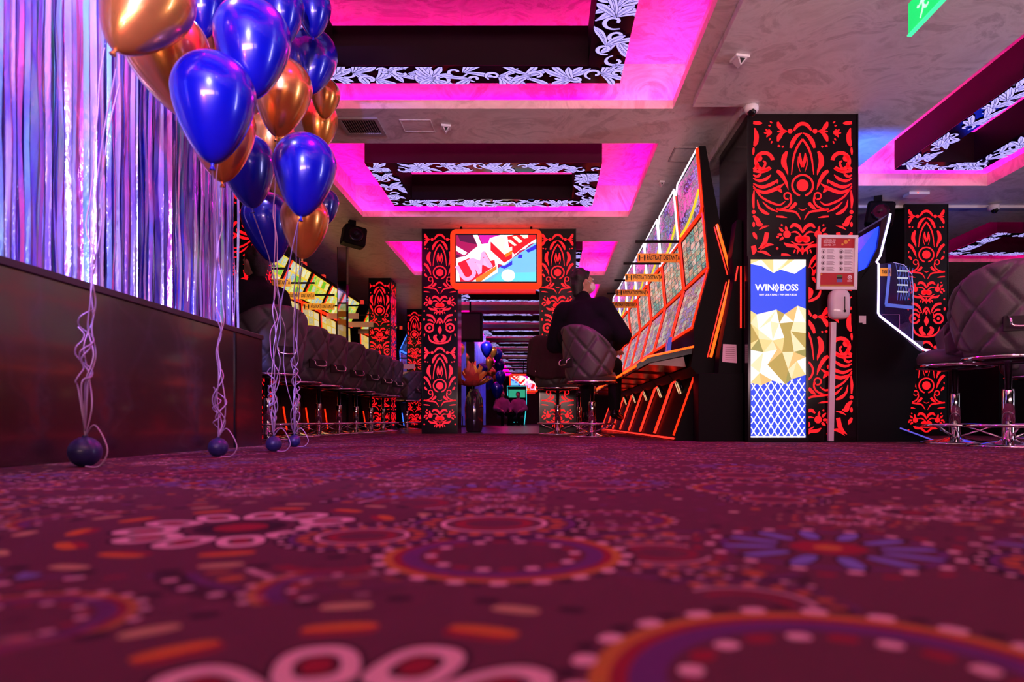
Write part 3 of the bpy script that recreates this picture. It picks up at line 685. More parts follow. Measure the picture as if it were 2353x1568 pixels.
    q = MB(); q.lathe([(0.085, 0.0), (0.085, 0.02), (0.07, 0.03)], 24); sp = q.build('loudspeaker', GLOSSB, t, True, loc=(0.055, RW / 2, 0.47), rot=(0, -PI / 2 - 0.35, 0))
    for sgn in (-1, 1):
        f = Flat(); pts = [(0.022 * sgn, -0.065 + 0.0), (0.022 * sgn, 0.065)] + [(sgn * (0.02 + 0.05 * math.sin(PI * i / 8)), 0.065 * math.cos(PI * i / 8)) for i in range(9)]
        f.poly([(sgn * (0.022 + 0.048 * math.sin(PI * i / 10)), 0.072 * math.cos(PI * i / 10)) for i in range(11)])
        f.to(lambda u_, v_, h_: (v_, u_, 0.034)).build('lit_grille', glow('grille_gold', (1.0, 0.62, 0.32), 0.9), sp)
    return t
for k in range(7): right_machine(k, 5.72 + 1.02 * k)
# card reader on the first machine's desk edge
t = thing('card_holder', 'small blue card stand on the desk of the nearest right machine', 'card holder', (1.15, 6.35, 0.775))
q = MB(); q.prism([(-0.02, 0), (0.02, 0), (0.035, 0.17), (0.015, 0.17)], 'y', -0.04, 0.04); q.build('stand', mat('blue_plastic', (0.03, 0.08, 0.5), 0.3, emit=(0.05, 0.15, 0.8), es=0.3), t)
q = MB(); q.prism([(-0.024, 0.02), (-0.019, 0.02), (-0.004, 0.15), (-0.009, 0.15)], 'y', -0.03, 0.03); q.build('card', WHITEP, t)

# hanging distance signs
def distance_sign(label, x0, x1, Y, z, board=None, lettered=True, rodlen=None, zr=0.15):
    t = thing('distance_sign', label, 'sign', ((x0 + x1) / 2, Y, z), 0, 'keep-distance signs'); W = x1 - x0; h = 0.088
    q = MB(); q.box(-W / 2, W / 2, 0, 0.006, -h / 2, h / 2); q.build('board', board or SIGN_O, t)
    q = MB(); q.box(-W / 2 - 0.02, W / 2, -0.008, 0.012, zr, zr + 0.022); q.build('rod', BLACK, t)
    for x in (-W * 0.42, W * 0.42):
        q = MB(); q.tube([(x, 0.002, h / 2), (x, 0.002, zr)], 0.0015, 5); q.build('cord', INK, t)
    if lettered:
        text('PĂSTRAȚI DISTANȚA', 0.062, INK, t, (W * 0.115, -0.003, 0.0), sx=0.55, bold=0.02)
        f = Flat()
        for px in (-W * 0.455, -W * 0.33):
            f.disc((px, 0.024), 0.007); f.stroke([(px, 0.018), (px, -0.03)], [0.008, 0.008, 0.004], 0, 3)
        f.stroke([(-W * 0.42, 0.002), (-W * 0.365, 0.002)], [0.002, 0.002], 0, 2)
        f.to(lambda u_, v_, h_: (u_, -0.003, v_)).build('people_symbol', INK, t)
    return t
for i in range(4):
    distance_sign('%s orange keep-distance sign from the camera over the right machines' % ORD[i], 0.92, 1.335, 6.715 + 1.02 * i, 1.77 + 0.02 * i)
for i in range(3):
    distance_sign('%s orange keep-distance sign from the balloons over the left machines' % ORD[i], -3.33, -2.90, 7.808 + 0.82 * i, 1.75)
for i in range(3):
    distance_sign('%s blank cream sign over the left machines past the mirrored post' % ORD[i], -3.35, -2.85, 10.5 + 0.9 * i, 1.78, SIGN_B, False)
for i in range(2):
    distance_sign('%s blank cream sign seen past the narrow damask pillar' % ORD[i], -3.0, -2.5, 13.2 + 0.6 * i, 1.22 - 0.1 * i, SIGN_B, False)

# ================================================================== SLOT MACHINES, LEFT ROW (facing the aisle, +x)
SCR_YT = screen_mat('screen_yellow_top', [(0.35, 0.62, 0.02), (0.75, 0.75, 0.2), (0.9, 0.85, 0.5), (0.2, 0.4, 0.6), (0.7, 0.7, 0.45), (0.15, 0.55, 0.02)], 5, 3, (0.9, 0.62, 0.04), 0.10, 0.95, 0.35)
SCR_YL = screen_mat('screen_yellow_low', [(0.85, 0.72, 0.25), (0.75, 0.7, 0.5), (0.9, 0.8, 0.45), (0.45, 0.42, 0.28), (0.85, 0.6, 0.12)], 3, 4, (0.85, 0.55, 0.03), 0.07, 0.8, 0.5)
def left_machine(k, Y, pitch=0.82, neon=NEON_O, scr=(SCR_YT, SCR_YL), label=None):
    W = pitch - 0.02
    t = thing('slot_machine', label or '%s yellow-screened slot machine from the balloons in the left row' % ORD[k], 'slot machine', (-3.4, Y, 0), 0, 'slot machines of the left row')
    prof = [(-0.35, 0), (0.22, 0), (0.12, 0.05), (0.05, 0.55), (0.05, 0.62), (0.05, 0.82), (0.0, 1.0), (0.04, 1.3), (0.02, 1.82), (0.20, 2.24), (0.14, 2.30), (-0.35, 2.30)]
    b = MB(); b.prism(prof, 'y', 0, W); b.build('cabinet', BLACK, t)
    d = MB(); d.prism([(0.04, 0.72), (0.42, 0.64), (0.42, 0.69), (0.04, 0.80)], 'y', 0.02, W - 0.02); dk = d.build('desk', GLOSSB, t)
    q = MB(); q.tube([(0.43, 0.03, 0.665), (0.43, W - 0.03, 0.665)], 0.008, 6); q.build('neon_tube', neon, dk, True)
    q = MB(); q.quad((0.052, 0.05, 1.02), (0.052, W - 0.05, 1.02), (0.055, W - 0.05, 1.27), (0.055, 0.05, 1.27)); q.build('glass_panel', glow('cream_glass', (0.8, 0.62, 0.36), 0.55), t)
    q = MB(); q.quad((0.050, 0.05, 1.33), (0.050, W - 0.05, 1.33), (0.032, W - 0.05, 1.77), (0.032, 0.05, 1.77)); q.build('lower_screen', scr[1], t)
    q = MB(); q.quad((0.045, 0.05, 1.86), (0.045, W - 0.05, 1.86), (0.198, W - 0.05, 2.21), (0.198, 0.05, 2.21)); q.build('top_screen', scr[0], t)
    for pts in ([(0.065, 0.0, 1.30), (0.045, 0.0, 1.79), (0.06, 0.02, 1.82), (0.06, W - 0.02, 1.82)], [(0.06, 0.0, 1.86), (0.22, 0.0, 2.20)], [(0.06, 0.03, 1.795), (0.06, W - 0.03, 1.795)], [(0.135, 0.03, 0.05), (0.09, 0.03, 0.35)]):
        q = MB(); q.tube(pts, 0.009, 6); q.build('neon_tube', neon, t, True)
    q = MB(); q.box(0.02, 0.08, 0.06, 0.12, 2.30, 2.39); q.build('beacon', glow('beacon_red', (0.9, 0.04, 0.02), 0.7), t, bevel=0.01)
    return t
for k in range(8): left_machine(k, 7.82 + 0.82 * k if k < 5 else 8.38 + 0.82 * k)
SCR_BL = screen_mat('screen_dark_blue', [(0.01, 0.02, 0.10), (0.03, 0.08, 0.4), (0.01, 0.01, 0.05)], 2, 3, (0.05, 0.12, 0.7), 0.05, 0.6, 0.4)
for k in range(2):
    left_machine(k, 15.9 + 0.9 * k, 0.88, NEON_B, (SCR_BL, SCR_BL), 'blue-outlined slot machine %s past the last damask pillar' % ('just' if k == 0 else 'second'))
# mirrored post in the left row
t = thing('mirrored_post', 'mirrored square post standing among the left machines', 'post', (-2.895, 9.83, 0))
q = MB(); q.box(-0.065, 0.065, -0.05, 0.05, 0, 2.66); q.build('mirror_cladding', mat('mirror_clad', (0.5, 0.42, 0.5), 0.05, 1.0, var=0.02), t)
q = MB()
for x in (-0.067, 0.061): q.box(x, x + 0.006, -0.056, -0.05, 0, 2.66)
q.build('edge_trim', GLOSSB, t)

# ================================================================== STOOLS
def quilt_mesh():
    mb = MB(); nu, nv = 84, 40; vs = []; fs = []
    def top(a): return 1.15 - 0.34 * (abs(a) / 1.95) ** 2.6
    def bot(a): return 0.57 + 0.07 * (abs(a) / 1.95) ** 2
    def S(i, j, off):
        a = (i / nu - 0.5) * 2 * 1.95; v = j / nv
        z = bot(a) + (top(a) - bot(a)) * v
        rr = 0.225 + 0.085 * v - 0.02 * v * v
        # diamond quilting: puffed cushions between stitched grooves
        if off > 0:
            p = a * rr * 5.0 / 1.1; q = (z - 0.57) * 5.0 / 1.5
            e1 = abs(((p + q) % 1.0) - 0.5) * 2; e2 = abs(((p - q) % 1.0) - 0.5) * 2
            g = min(1 - e1, 1 - e2); puff = min(1.0, g / 0.30); puff = 1 - (1 - puff) ** 2
            edge = min(1, min(v, 1 - v) / 0.09, min(i, nu - i) / nu / 0.05); edge = math.sqrt(max(0, 1 - (1 - edge) ** 2))
            rr += 0.030 * edge + 0.026 * puff * edge
        else:
            edge = min(1, min(v, 1 - v) / 0.09, min(i, nu - i) / nu / 0.05); edge = math.sqrt(max(0, 1 - (1 - edge) ** 2))
            rr -= 0.028 * edge
        return (rr * math.sin(a), -rr * 0.95 * math.cos(a), z)
    for off in (1, -1):
        base = len(vs)
        for j in range(nv + 1):
            for i in range(nu + 1): vs.append(S(i, j, off))
        for j in range(nv):
            for i in range(nu):
                a = base + j * (nu + 1) + i; f = (a, a + 1, a + nu + 2, a + nu + 1)
                fs.append(f if off > 0 else f[::-1])
    mb.add(vs, fs); return mb.mesh('backrest', LEATHER, True)
STOOL_ME = {'backrest': quilt_mesh()}
def sm(name, mb, m_, smooth=True): STOOL_ME[name] = mb.mesh(name, m_, smooth)
q = MB(); q.lathe([(0.02, 0.565), (0.20, 0.565), (0.245, 0.59), (0.25, 0.63), (0.235, 0.665), (0.18, 0.685), (0.0, 0.69)], 32); sm('seat', q, LEATHER)
q = MB(); q.torus((0, 0, 0.565), 0.255, 0.012, 40, 8); sm('seat_ring', q, CHROME)
q = MB(); q.lathe([(0.0, 0.535), (0.12, 0.535), (0.20, 0.562), (0.0, 0.562)], 24); sm('seat_plate', q, GLOSSB)
q = MB(); q.lathe([(0.036, 0.03), (0.036, 0.36), (0.032, 0.37), (0.021, 0.372), (0.021, 0.54)], 20); sm('column', q, CHROME)
q = MB(); q.lathe([(0.235, 0.0), (0.235, 0.008), (0.20, 0.018), (0.08, 0.034), (0.045, 0.05), (0.0, 0.05)], 40); sm('base_plate', q, CHROME)
q = MB(); q.torus((0, 0, 0.135), 0.245, 0.011, 44, 8); sm('foot_ring', q, CHROME)
sp_ = []
for a in (0.5, 0.5 + 2 * PI / 3, 0.5 + 4 * PI / 3):
    q = MB(); q.tube([(0.03 * math.cos(a), 0.03 * math.sin(a), 0.055), (0.245 * math.cos(a), 0.245 * math.sin(a), 0.13)], 0.006, 6); sp_.append(q.mesh('spoke', CHROME, True))
q = MB(); q.tube(catmull([(-0.075, -0.30, 0.80), (-0.075, -0.345, 0.775), (-0.06, -0.35, 0.735), (0.06, -0.35, 0.735), (0.075, -0.345, 0.775), (0.075, -0.30, 0.80)], 4), 0.007, 8); sm('handle', q, CHROME)
q = MB(); q.box(-0.10, 0.10, -0.30, -0.285, 0.71, 0.80); sm('handle_recess', q, INK, False)
def stool(label, x, y, face, z=0, group='quilted bar stools', dz=0):
    """face = heading the sitter looks to, degrees clockwise from +y"""
    t = thing('bar_stool', label, 'stool', (x, y, z), -math.radians(face), group)
    for nm in ('seat', 'seat_ring', 'seat_plate', 'column', 'base_plate', 'foot_ring', 'backrest'): 
        o = link(nm, STOOL_ME[nm], t)
        if nm == 'backrest': link('handle', STOOL_ME['handle'], o); link('handle_recess', STOOL_ME['handle_recess'], o)
        if nm == 'foot_ring':
            for s_ in sp_: link('spoke', s_, o)
    return t
stool('quilted bar stool the man in black sits on', 0.50, 7.1, 62)
stool('quilted bar stool with a dark jacket over it, left of the seated man', 0.17, 8.4, 62)
stool('empty bar stool in the right row behind the seated man', 0.503, 9.75, 80)
stool('second empty bar stool in the right row behind the seated man', 0.45, 10.75, 85)
stool('large quilted bar stool behind the end of the dark counter', -2.42, 5.97, -48)
for i, (px, s) in enumerate(((682, 218), (732, 199), (779, 181), (818, 166), (852, 152), (880, 141), (935, 116))):
    stool('%s small quilted stool in the left row after the counter' % ORD[i], (px - 1250) / s, 1569 / s, -62)
stool('large quilted bar stool at the right edge of the photo', 2.98, 4.38, 20)
stool('quilted bar stool right of the blue-lit machine, half hidden', 3.01, 5.0, -65)
stool('quilted bar stool far behind the right edge stool', 4.55, 6.3, 180)
stool('quilted bar stool in front of the far right pillar', 3.35, 6.9, -80)

# ================================================================== RIGHT SIDE: panel, poster stand, blue machine
# ---- lit advertising panel
YB = 5.33; SB = 1569 / YB
def bw(px, py): return ((px - 1250) / SB, CAM_H + (968 - py) / SB)
t = thing('advertising_lightbox', 'tall lit advertising panel with gold facets and blue lattice', 'light box', ((1787.5 - 1250) / SB, YB, 0))
ox = (1787.5 - 1250) / SB
x0, x1 = bw(1718, 0)[0] - ox, bw(1857, 0)[0] - ox; zt = bw(0, 592)[1]
q = MB(); q.box(x0, x1, 0.0, 0.07, 0.0, zt + 0.012); q.build('case', GLOSSB, t)
q = MB(); i0, i1, z0, z1 = bw(1724, 0)[0] - ox, bw(1851, 0)[0] - ox, bw(0, 1006)[1], bw(0, 597)[1]
q.box(i0, i1, -0.004, 0.0, z0, z1); q.build('lit_panel', glow('panel_blue', (0.02, 0.08, 0.85), 0.9), t)
for bx in ((x0, i0), (i1, x1)):
    q = MB(); q.box(bx[0], bx[1], -0.012, 0.0, 0.0, zt + 0.012); q.build('frame', GLOSSB, t)
for bz in ((0.0, z0), (z1, zt + 0.012)):
    q = MB(); q.box(i0, i1, -0.012, 0.0, *bz); q.build('frame', GLOSSB, t)
gold = [glow('facet_%d' % i, c, 1.0) for i, c in enumerate(((0.95, 0.93, 0.85), (0.80, 0.66, 0.26), (0.42, 0.34, 0.08), (0.72, 0.52, 0.18), (0.86, 0.78, 0.45), (0.30, 0.30, 0.08)))]
rnd = random.Random(11)
def facets(top, bot, nx, ny):
    """low-poly gold print between an upper and a lower outline (pixel y as function of column)"""
    G = [[None] * (nx + 1) for _ in range(ny + 1)]
    for j in range(ny + 1):
        for i in range(nx + 1):
            x = 1724 + 127 * i / nx; y = top[i] + (bot[i] - top[i]) * j / ny
            if 0 < j < ny: y += rnd.uniform(-11, 11)
            if 0 < i < nx: x += rnd.uniform(-12, 12)
            G[j][i] = (x, y)
    for j in range(ny):
        for i in range(nx):
            a, b_, c, d = G[j][i], G[j][i + 1], G[j + 1][i + 1], G[j + 1][i]
            for tri in (((a, b_, c), (a, c, d)) if rnd.random() < 0.5 else ((a, b_, d), (b_, c, d))):
                f = Flat(); f.poly([(bw(*p)[0] - ox, bw(*p)[1]) for p in tri]); f.to(lambda u, v, h: (u, -0.0055, v)).build('gold_facet', gold[rnd.choice((0, 0, 1, 2, 3, 4, 4, 5))], t)
facets([597] * 6, [607, 612, 628, 620, 630, 612], 5, 1)
facets([714, 723, 712, 722, 703, 710], [880, 886, 875, 884, 872, 862], 5, 5)
f = Flat()
for k in range(-12, 14):
    for sg in (1, -1):
        pts = []
        for q_ in range(41):
            y = 866 + 140 * q_ / 40; x = 1787 + k * 15.9 + sg * (y - 1004) * 0.625
            if 1725 <= x <= 1850 and y > 880 - 12 * (x - 1724) / 127: pts.append((bw(x, y)[0] - ox, bw(x, y)[1]))
        if len(pts) > 2: f.stroke([pts[0], pts[-1]], [0.0045, 0.0045], 0, 2)
f.stroke([(i0 + .002, z0 + .006), (i1 - .002, z0 + .006)], [0.006, 0.006], 0, 2)
f.to(lambda u, v, h: (u, -0.005, v)).build('white_lattice', glow('panel_white', (0.95, 0.95, 1.0), 1.0), t)
PW = MATS['panel_white']
text('WIN', 0.072, PW, t, (bw(1757, 0)[0] - ox, -0.006, bw(0, 662)[1]), sx=1.0, bold=0.025)
text('BOSS', 0.072, PW, t, (bw(1813, 0)[0] - ox, -0.006, bw(0, 662)[1]), sx=0.86, bold=0.025)
text('PLAY LIKE A KING – WIN LIKE A BOSS', 0.019, PW, t, (0, -0.006, bw(0, 678)[1]), sx=0.92, bold=0.02)
f = Flat(); f.poly([(0, 0.036), (0.021, 0), (0, -0.036), (-0.021, 0)]); f.to(lambda u, v, h: (u + bw(1784, 0)[0] - ox, -0.006, v + bw(0, 662)[1])).build('diamond_emblem', PW, t)
f = Flat(); f.poly([(0, 0.024), (0.013, 0), (0, -0.024), (-0.013, 0)]); f.to(lambda u, v, h: (u + bw(1784, 0)[0] - ox, -0.007, v + bw(0, 662)[1])).build('diamond_emblem', glow('emblem_blue', (0.35, 0.42, 0.85), 0.8), t)

# ---- black divider beside the first machine, with paper notices
t = thing('divider_panel', 'black divider cabinet between the first right machine and the lit panel', 'cabinet', (1.545, 5.50, 0))
q = MB(); q.box(-0.30, 0.06, 0.0, 0.20, 0, 0.55); q.build('base_box', BLACK, t, bevel=0.004)
q = MB(); q.prism([(-0.13, 0.55), (0.06, 0.55), (0.06, 1.80), (0.02, 1.80), (-0.02, 1.5), (0.0, 1.33), (-0.12, 0.70)], 'y', 0.04, 0.18); q.build('upright', BLACK, t)
for pts in ([(0.05, 0.03, 1.42), (0.05, 0.03, 0.92)], [(0.005, 0.03, 1.30), (0.025, 0.03, 1.42)]):
    q = MB(); q.tube(pts, 0.006, 6); q.build('neon_tube', NEON_R, t, True)
t = tag(MB().add([(1.445, 5.535, 0.645), (1.565, 5.535, 0.635), (1.56, 5.535, 0.785), (1.452, 5.535, 0.79), (1.445, 5.537, 0.645), (1.565, 5.537, 0.635), (1.56, 5.537, 0.785), (1.452, 5.537, 0.79)], [(0, 1, 2, 3), (7, 6, 5, 4), (0, 4, 5, 1), (1, 5, 6, 2), (2, 6, 7, 3), (3, 7, 4, 0)]).build('paper_notice', mat('notice_paper', (0.85, 0.6, 0.68), 0.7)), 'small pink-white paper notice on the black divider cabinet', 'notice')
f = Flat()
for i in range(7): f.stroke([(1.47, 0.765 - i * 0.017), (1.545, 0.763 - i * 0.017)], [0.0022, 0.0022], 0, 2)
f.to(lambda u, v, h: (u, 5.5345, v)).build('printed_lines', mat('notice_print', (0.4, 0.16, 0.22), 0.8), t)

# ---- poster frame on a stand with dispenser
SP = 293.0
def sp2(px, py): return ((px - 1912) / SP, CAM_H + (968 - py) / SP)
t = thing('sanitizer_stand', 'white hand sanitizer stand carrying a framed health poster', 'stand', ((1912 - 1250) / SP, 1569 / SP, 0))
q = MB(); q.prism([sp2(1904, 1016), sp2(1916, 1016), sp2(1922, 740), sp2(1910, 740)], 'y', 0, 0.03); q.build('pole', WHITEP, t)
q = MB(); q.box(-0.13, 0.13, -0.10, 0.05, 0, 0.008); q.build('base_plate', BLACK, t)
# dispenser: rounded body
q = MB(); n_ = 24; vs = []; fs = []
for j, (zz, sc_) in enumerate(((0.0, 0.55), (0.012, 0.82), (0.03, 0.95), (0.07, 1.0), (0.15, 1.0), (0.19, 0.94), (0.215, 0.78), (0.228, 0.45))):
    for i in range(n_):
        a = 2 * PI * i / n_; ex = 0.6
        cx, sy_ = math.cos(a), math.sin(a)
        vs.append((0.08 * sc_ * math.copysign(abs(cx) ** ex, cx), 0.055 * sc_ * math.copysign(abs(sy_) ** ex, sy_), zz))
fs = [(j * n_ + i, j * n_ + (i + 1) % n_, (j + 1) * n_ + (i + 1) % n_, (j + 1) * n_ + i) for j in range(7) for i in range(n_)] + [tuple(range(n_ - 1, -1, -1)), tuple(7 * n_ + i for i in range(n_))]
q.add(vs, fs); dp = q.build('dispenser', mat('dispenser_white', (0.72, 0.68, 0.72), 0.22, coat=0.5), t, True, loc=(sp2(1923, 0)[0], -0.035, sp2(0, 735)[1]))
q = MB(); q.box(0.020, 0.026, -0.058, -0.05, 0.06, 0.165); q.build('level_window', INK, dp)
q = MB(); q.ball((0.024, -0.056, 0.055), (0.011, 0.006, 0.011), 12, 8); q.build('lock', INK, dp, True)
# framed poster
A_, B_, C_, D_ = (1877, 541), (1970, 542), (1967, 667), (1874, 667)
def pf(u, v):   # u right 0..1, v down 0..1
    x = (A_[0] * (1 - u) + B_[0] * u) * (1 - v) + (D_[0] * (1 - u) + C_[0] * u) * v; y = (A_[1] * (1 - u) + B_[1] * u) * (1 - v) + (D_[1] * (1 - u) + C_[1] * u) * v
    return sp2(x, y)
fm = mat('snap_frame_silver', (0.78, 0.74, 0.78), 0.35, 0.2)
q = MB(); q.prism([pf(0, 0), pf(1, 0), pf(1, 1), pf(0, 1)], 'y', -0.012, 0.0); pb = q.build('poster_back', fm, t)
def bar(a, b, c, d):
    q = MB(); q.prism([pf(*a), pf(*b), pf(*c), pf(*d)], 'y', -0.024, -0.010); q.build('frame_bar', fm, pb, bevel=0.003)
m0, m1 = 0.085, 0.06
bar((0, 0), (1, 0), (1 - m0, m1), (m0, m1)); bar((1, 0), (1, 1), (1 - m0, 1 - m1), (1 - m0, m1)); bar((1, 1), (0, 1), (m0, 1 - m1), (1 - m0, 1 - m1)); bar((0, 1), (0, 0), (m0, m1), (m0, 1 - m1))
def pg(name, mt, polys, y=-0.0135):
    f = Flat()
    for p in polys: f.poly([pf(*p_) for p_ in p])
    return f.to(lambda u, v, h: (u, y, v)).build(name, mt, pb)
def rect(a, b, c, d): return [(a, b), (c, b), (c, d), (a, d)]
red = mat('poster_red', (0.45, 0.004, 0.012), 0.5)
pg('poster_paper', mat('poster_white', (0.82, 0.72, 0.76), 0.6), [rect(m0, m1, 1 - m0, 1 - m1)], -0.013)
pg('poster_red_band', red, [rect(m0, m1, 1 - m0, 0.235)]); pg('poster_red_band', red, [rect(m0, 0.69, 1 - m0, 0.905)])
pg('poster_gold_band', mat('poster_gold', (0.5, 0.22, 0.03), 0.5), [rect(m0, 0.905, 1 - m0, 0.94)])
pg('poster_block', mat('poster_green', (0.1, 0.2, 0.04), 0.5), [rect(0.50, 0.725, 0.64, 0.765)], -0.0145); pg('poster_block', mat('poster_blue', (0.12, 0.12, 0.35), 0.5), [rect(0.50, 0.80, 0.64, 0.86)], -0.0145); pg('poster_block', INK, [rect(0.50, 0.768, 0.64, 0.797)], -0.0145)
gm = mat('poster_virus', (0.7, 0.3, 0.03), 0.5); f = Flat()
for u, v, r in ((0.70, 0.125, 0.016), (0.78, 0.09, 0.009), (0.62, 0.17, 0.009), (0.12, 0.72, 0.007)): f.disc(pf(u, v), r, 0, 12)
f.to(lambda u, v, h: (u, -0.0145, v)).build('virus_symbol', gm, pb)
pk = mat('poster_text', (0.85, 0.66, 0.7), 0.5)
for i, s_ in enumerate(('MĂSURI DE', 'PREVENȚIE', 'COVID - 19')):
    c = pf(0.15, 0.095 + 0.045 * i); text(s_, 0.02, pk, pb, (c[0], -0.0146, c[1]), align='LEFT', sx=0.95, bold=0.01)
f = Flat(); g = Flat()
for r_ in range(4):
    for c_ in range(2):
        u, v = 0.155 + 0.44 * c_, 0.30 + 0.105 * r_; c = pf(u, v); f.ring(c, 0.0145, 0.0025, n=18); f.disc((c[0], c[1] + 0.003), 0.005, 0, 10); f.stroke([(c[0], c[1]), (c[0], c[1] - 0.010)], [0.006, 0.005], 0, 2)
        for l_ in range(4): g.stroke([pf(u + 0.085, v - 0.028 + l_ * 0.019), pf(u + 0.085 + (0.17, 0.2, 0.15, 0.19)[l_], v - 0.028 + l_ * 0.019)], [0.0018, 0.0018], 0, 2)
f.to(lambda u, v, h: (u, -0.0146, v)).build('poster_icons', mat('poster_icon_ink', (0.10, 0.05, 0.07), 0.6), pb); g.to(lambda u, v, h: (u, -0.0146, v)).build('poster_small_print', mat('poster_grey', (0.3, 0.2, 0.24), 0.6), pb)
f = Flat(); c = pf(0.82, 0.775); f.ring(c, 0.014, 0.007, n=18); f.disc(c, 0.007); 
for l_ in range(2): f.stroke([pf(0.76, 0.83 + 0.02 * l_), pf(0.88, 0.83 + 0.02 * l_)], [0.0015, 0.0015], 0, 2)
f.to(lambda u, v, h: (u, -0.0146, v)).build('crest', pk, pb)

# ---- blue machine seen from its side, facing right
SM = 289.0; YM = 1569 / SM
def sm2(px, py): return ((px - 1968) / SM, CAM_H + (968 - py) / SM)
t = thing('slot_machine', 'black slot machine seen side-on with violet neon edge and blue curved top', 'slot machine', ((1968 - 1250) / SM, YM, 0))
low = [sm2(*p) for p in ((1972, 1018), (2060, 1018), (2072, 985), (2085, 980), (2118, 812), (2016, 722), (2016, 604), (1972, 625))]
low[0] = (low[0][0], 0.0); low[1] = (low[1][0], 0.0)
q = MB(); q.prism(low, 'y', 0, 0.75); q.build('cabinet', BLACK, t)
q = MB(); q.prism([sm2(*p) for p in ((2048, 985), (2066, 982), (2150, 1015), (2140, 1018), (2046, 1018))], 'y', 0.02, 0.73); q.build('foot_plinth', BLACK, t)
q = MB(); q.tube([(sm2(2068, 984)[0], 0.0, sm2(0, 984)[1]), (sm2(2150, 1014)[0], 0.0, sm2(0, 1014)[1])], 0.006, 6); q.build('neon_tube', glow('neon_indigo_dim', (0.12, 0.1, 0.7), 0.9), t, True)
dk_ = [sm2(*p) for p in ((2085, 800), (2120, 806), (2210, 816), (2210, 830), (2105, 850), (2095, 872), (2085, 872))]
q = MB(); q.prism(dk_, 'y', 0.02, 0.73); dk = q.build('desk', BLACK, t, bevel=0.008)
for i in range(4):
    q = MB(); x, z = sm2(2130 + 18 * i, 811); q.box(x, x + 0.035, 0.1, 0.16, z, z + 0.015); q.build('button', glow(('button_red_glow', 'button_yellow', 'button_green', 'button_white')[i], ((0.9, 0.05, 0.03), (0.9, 0.7, 0.05), (0.1, 0.7, 0.1), (0.8, 0.7, 0.9))[i], 0.7), dk)
q = MB(); q.prism([sm2(*p) for p in ((2105, 780), (2155, 770), (2180, 772), (2176, 808), (2115, 802))], 'y', 0.35, 0.65); q.build('side_speaker', mat('grey_blue_plastic', (0.16, 0.16, 0.28), 0.4), t, bevel=0.01)
# curved top: blue lit back shell and black screen bezel
sh = [sm2(*p) for p in ((1968, 592), (1995, 555), (2028, 512), (2030, 515), (2016, 570), (1996, 610), (1968, 648))]
q = MB(); q.prism(sh, 'y', 0.03, 0.72); q.build('back_shell', glow('shell_blue', (0.006, 0.035, 1.0), 2.4), t)
bz_ = [sm2(*p) for p in ((2026, 505), (2044, 490), (2046, 494), (2019, 596), (2010, 602), (1975, 645), (1996, 610), (2016, 570))]
q = MB(); q.prism(bz_, 'y', 0.0, 0.75); q.build('top_bezel', GLOSSB, t)
q = MB(); q.quad(*[(sm2(*p)[0] + 0.006, y, sm2(*p)[1]) for p, y in (((2020, 594), 0.04), ((2020, 594), 0.71), ((2046, 496), 0.71), ((2046, 496), 0.04))]); q.build('top_screen', SCR_BL, t)
q = MB(); q.quad(*[(sm2(*p)[0] + 0.006, y, sm2(*p)[1]) for p, y in (((2017, 718), 0.04), ((2017, 718), 0.71), ((2017, 608), 0.71), ((2017, 608), 0.04))]); q.build('main_screen', SCR_BL, t)
for y, m_ in ((-0.008, NEON_V), (0.757, NEON_V)):
    q = MB(); q.tube([(sm2(*p)[0], y, sm2(*p)[1]) for p in ((2045, 492), (2041, 512), (2030, 555), (2022, 588), (2013, 603), (2018, 607), (2018, 660), (2017, 720), (2022, 728), (2070, 765), (2118, 802), (2128, 806), (2190, 812))], 0.0085, 6); q.build('neon_tube', m_, t, True)
GLASS = mat('dark_side_glass', (0.04, 0.03, 0.12), 0.03, alpha=0.45, coat=0.5)
q = MB(); q.prism([sm2(*p) for p in ((2020, 606), (2055, 602), (2085, 612), (2100, 640), (2102, 785), (2094, 782), (2022, 724))], 'y', 0.02, 0.026); g_ = q.build('side_glass', GLASS, t)
q = MB(); q.tube([(sm2(*p)[0], 0.015, sm2(*p)[1]) for p in ((2055, 602), (2080, 608), (2098, 630), (2101, 660), (2100, 784))], 0.0028, 6); q.build('glass_edge', glow('glass_edge_violet', (0.45, 0.35, 0.8), 0.6), g_, True)
f = Flat()
for i in range(5):
    for sg in (1, -1): f.stroke([sm2(2066 + 7 * i - sg * 6, 604 + 3 * i), sm2(2070 + 6 * i + sg * 6, 690)], [0.0014, 0.0014], 0, 2)
f.stroke([sm2(2046, 607), sm2(2044, 640), sm2(2038, 700)], [0.012, 0.012, 0.012], 0, 3); f.stroke([sm2(2036, 700), sm2(2102, 707)], [0.014, 0.014], 0, 2)
f.to(lambda u, v, h: (u, 0.012, v)).build('etched_lattice', glow('etched_blue', (0.12, 0.2, 0.85), 0.5), g_)
tt = text('TANȚA', 0.042, INK, t, (sm2(2037.5, 0)[0], 0.008, sm2(0, 624.5)[1]), sx=0.5, bold=0.02)
q = MB(); a, b_ = sm2(2025, 634), sm2(2050, 615); q.box(a[0], b_[0], 0.012, 0.016, a[1], b_[1]); q.build('orange_tag', SIGN_O, t)
f = Flat(); f.poly([sm2(*p) for p in ((1974, 726), (1990, 726), (1990, 745), (1982, 745), (1982, 742), (1974, 742))]); f.to(lambda u, v, h: (u, -0.002, v)).build('white_sticker', WHITEP, t)
f = Flat()
for i in range(4): f.stroke([sm2(2063, 612 + 16 * i + 10), sm2(2088, 613 + 16 * i + 10)], [0.006, 0.006], 0, 2)
f.to(lambda u, v, h: (u, 0.009, v)).build('lit_caption', glow('caption_white', (0.5, 0.6, 0.7), 0.7), g_)
q = MB(); a, b_ = sm2(2052, 775), sm2(2098, 712); q.box(a[0], b_[0], 0.5, 0.505, a[1], b_[1])
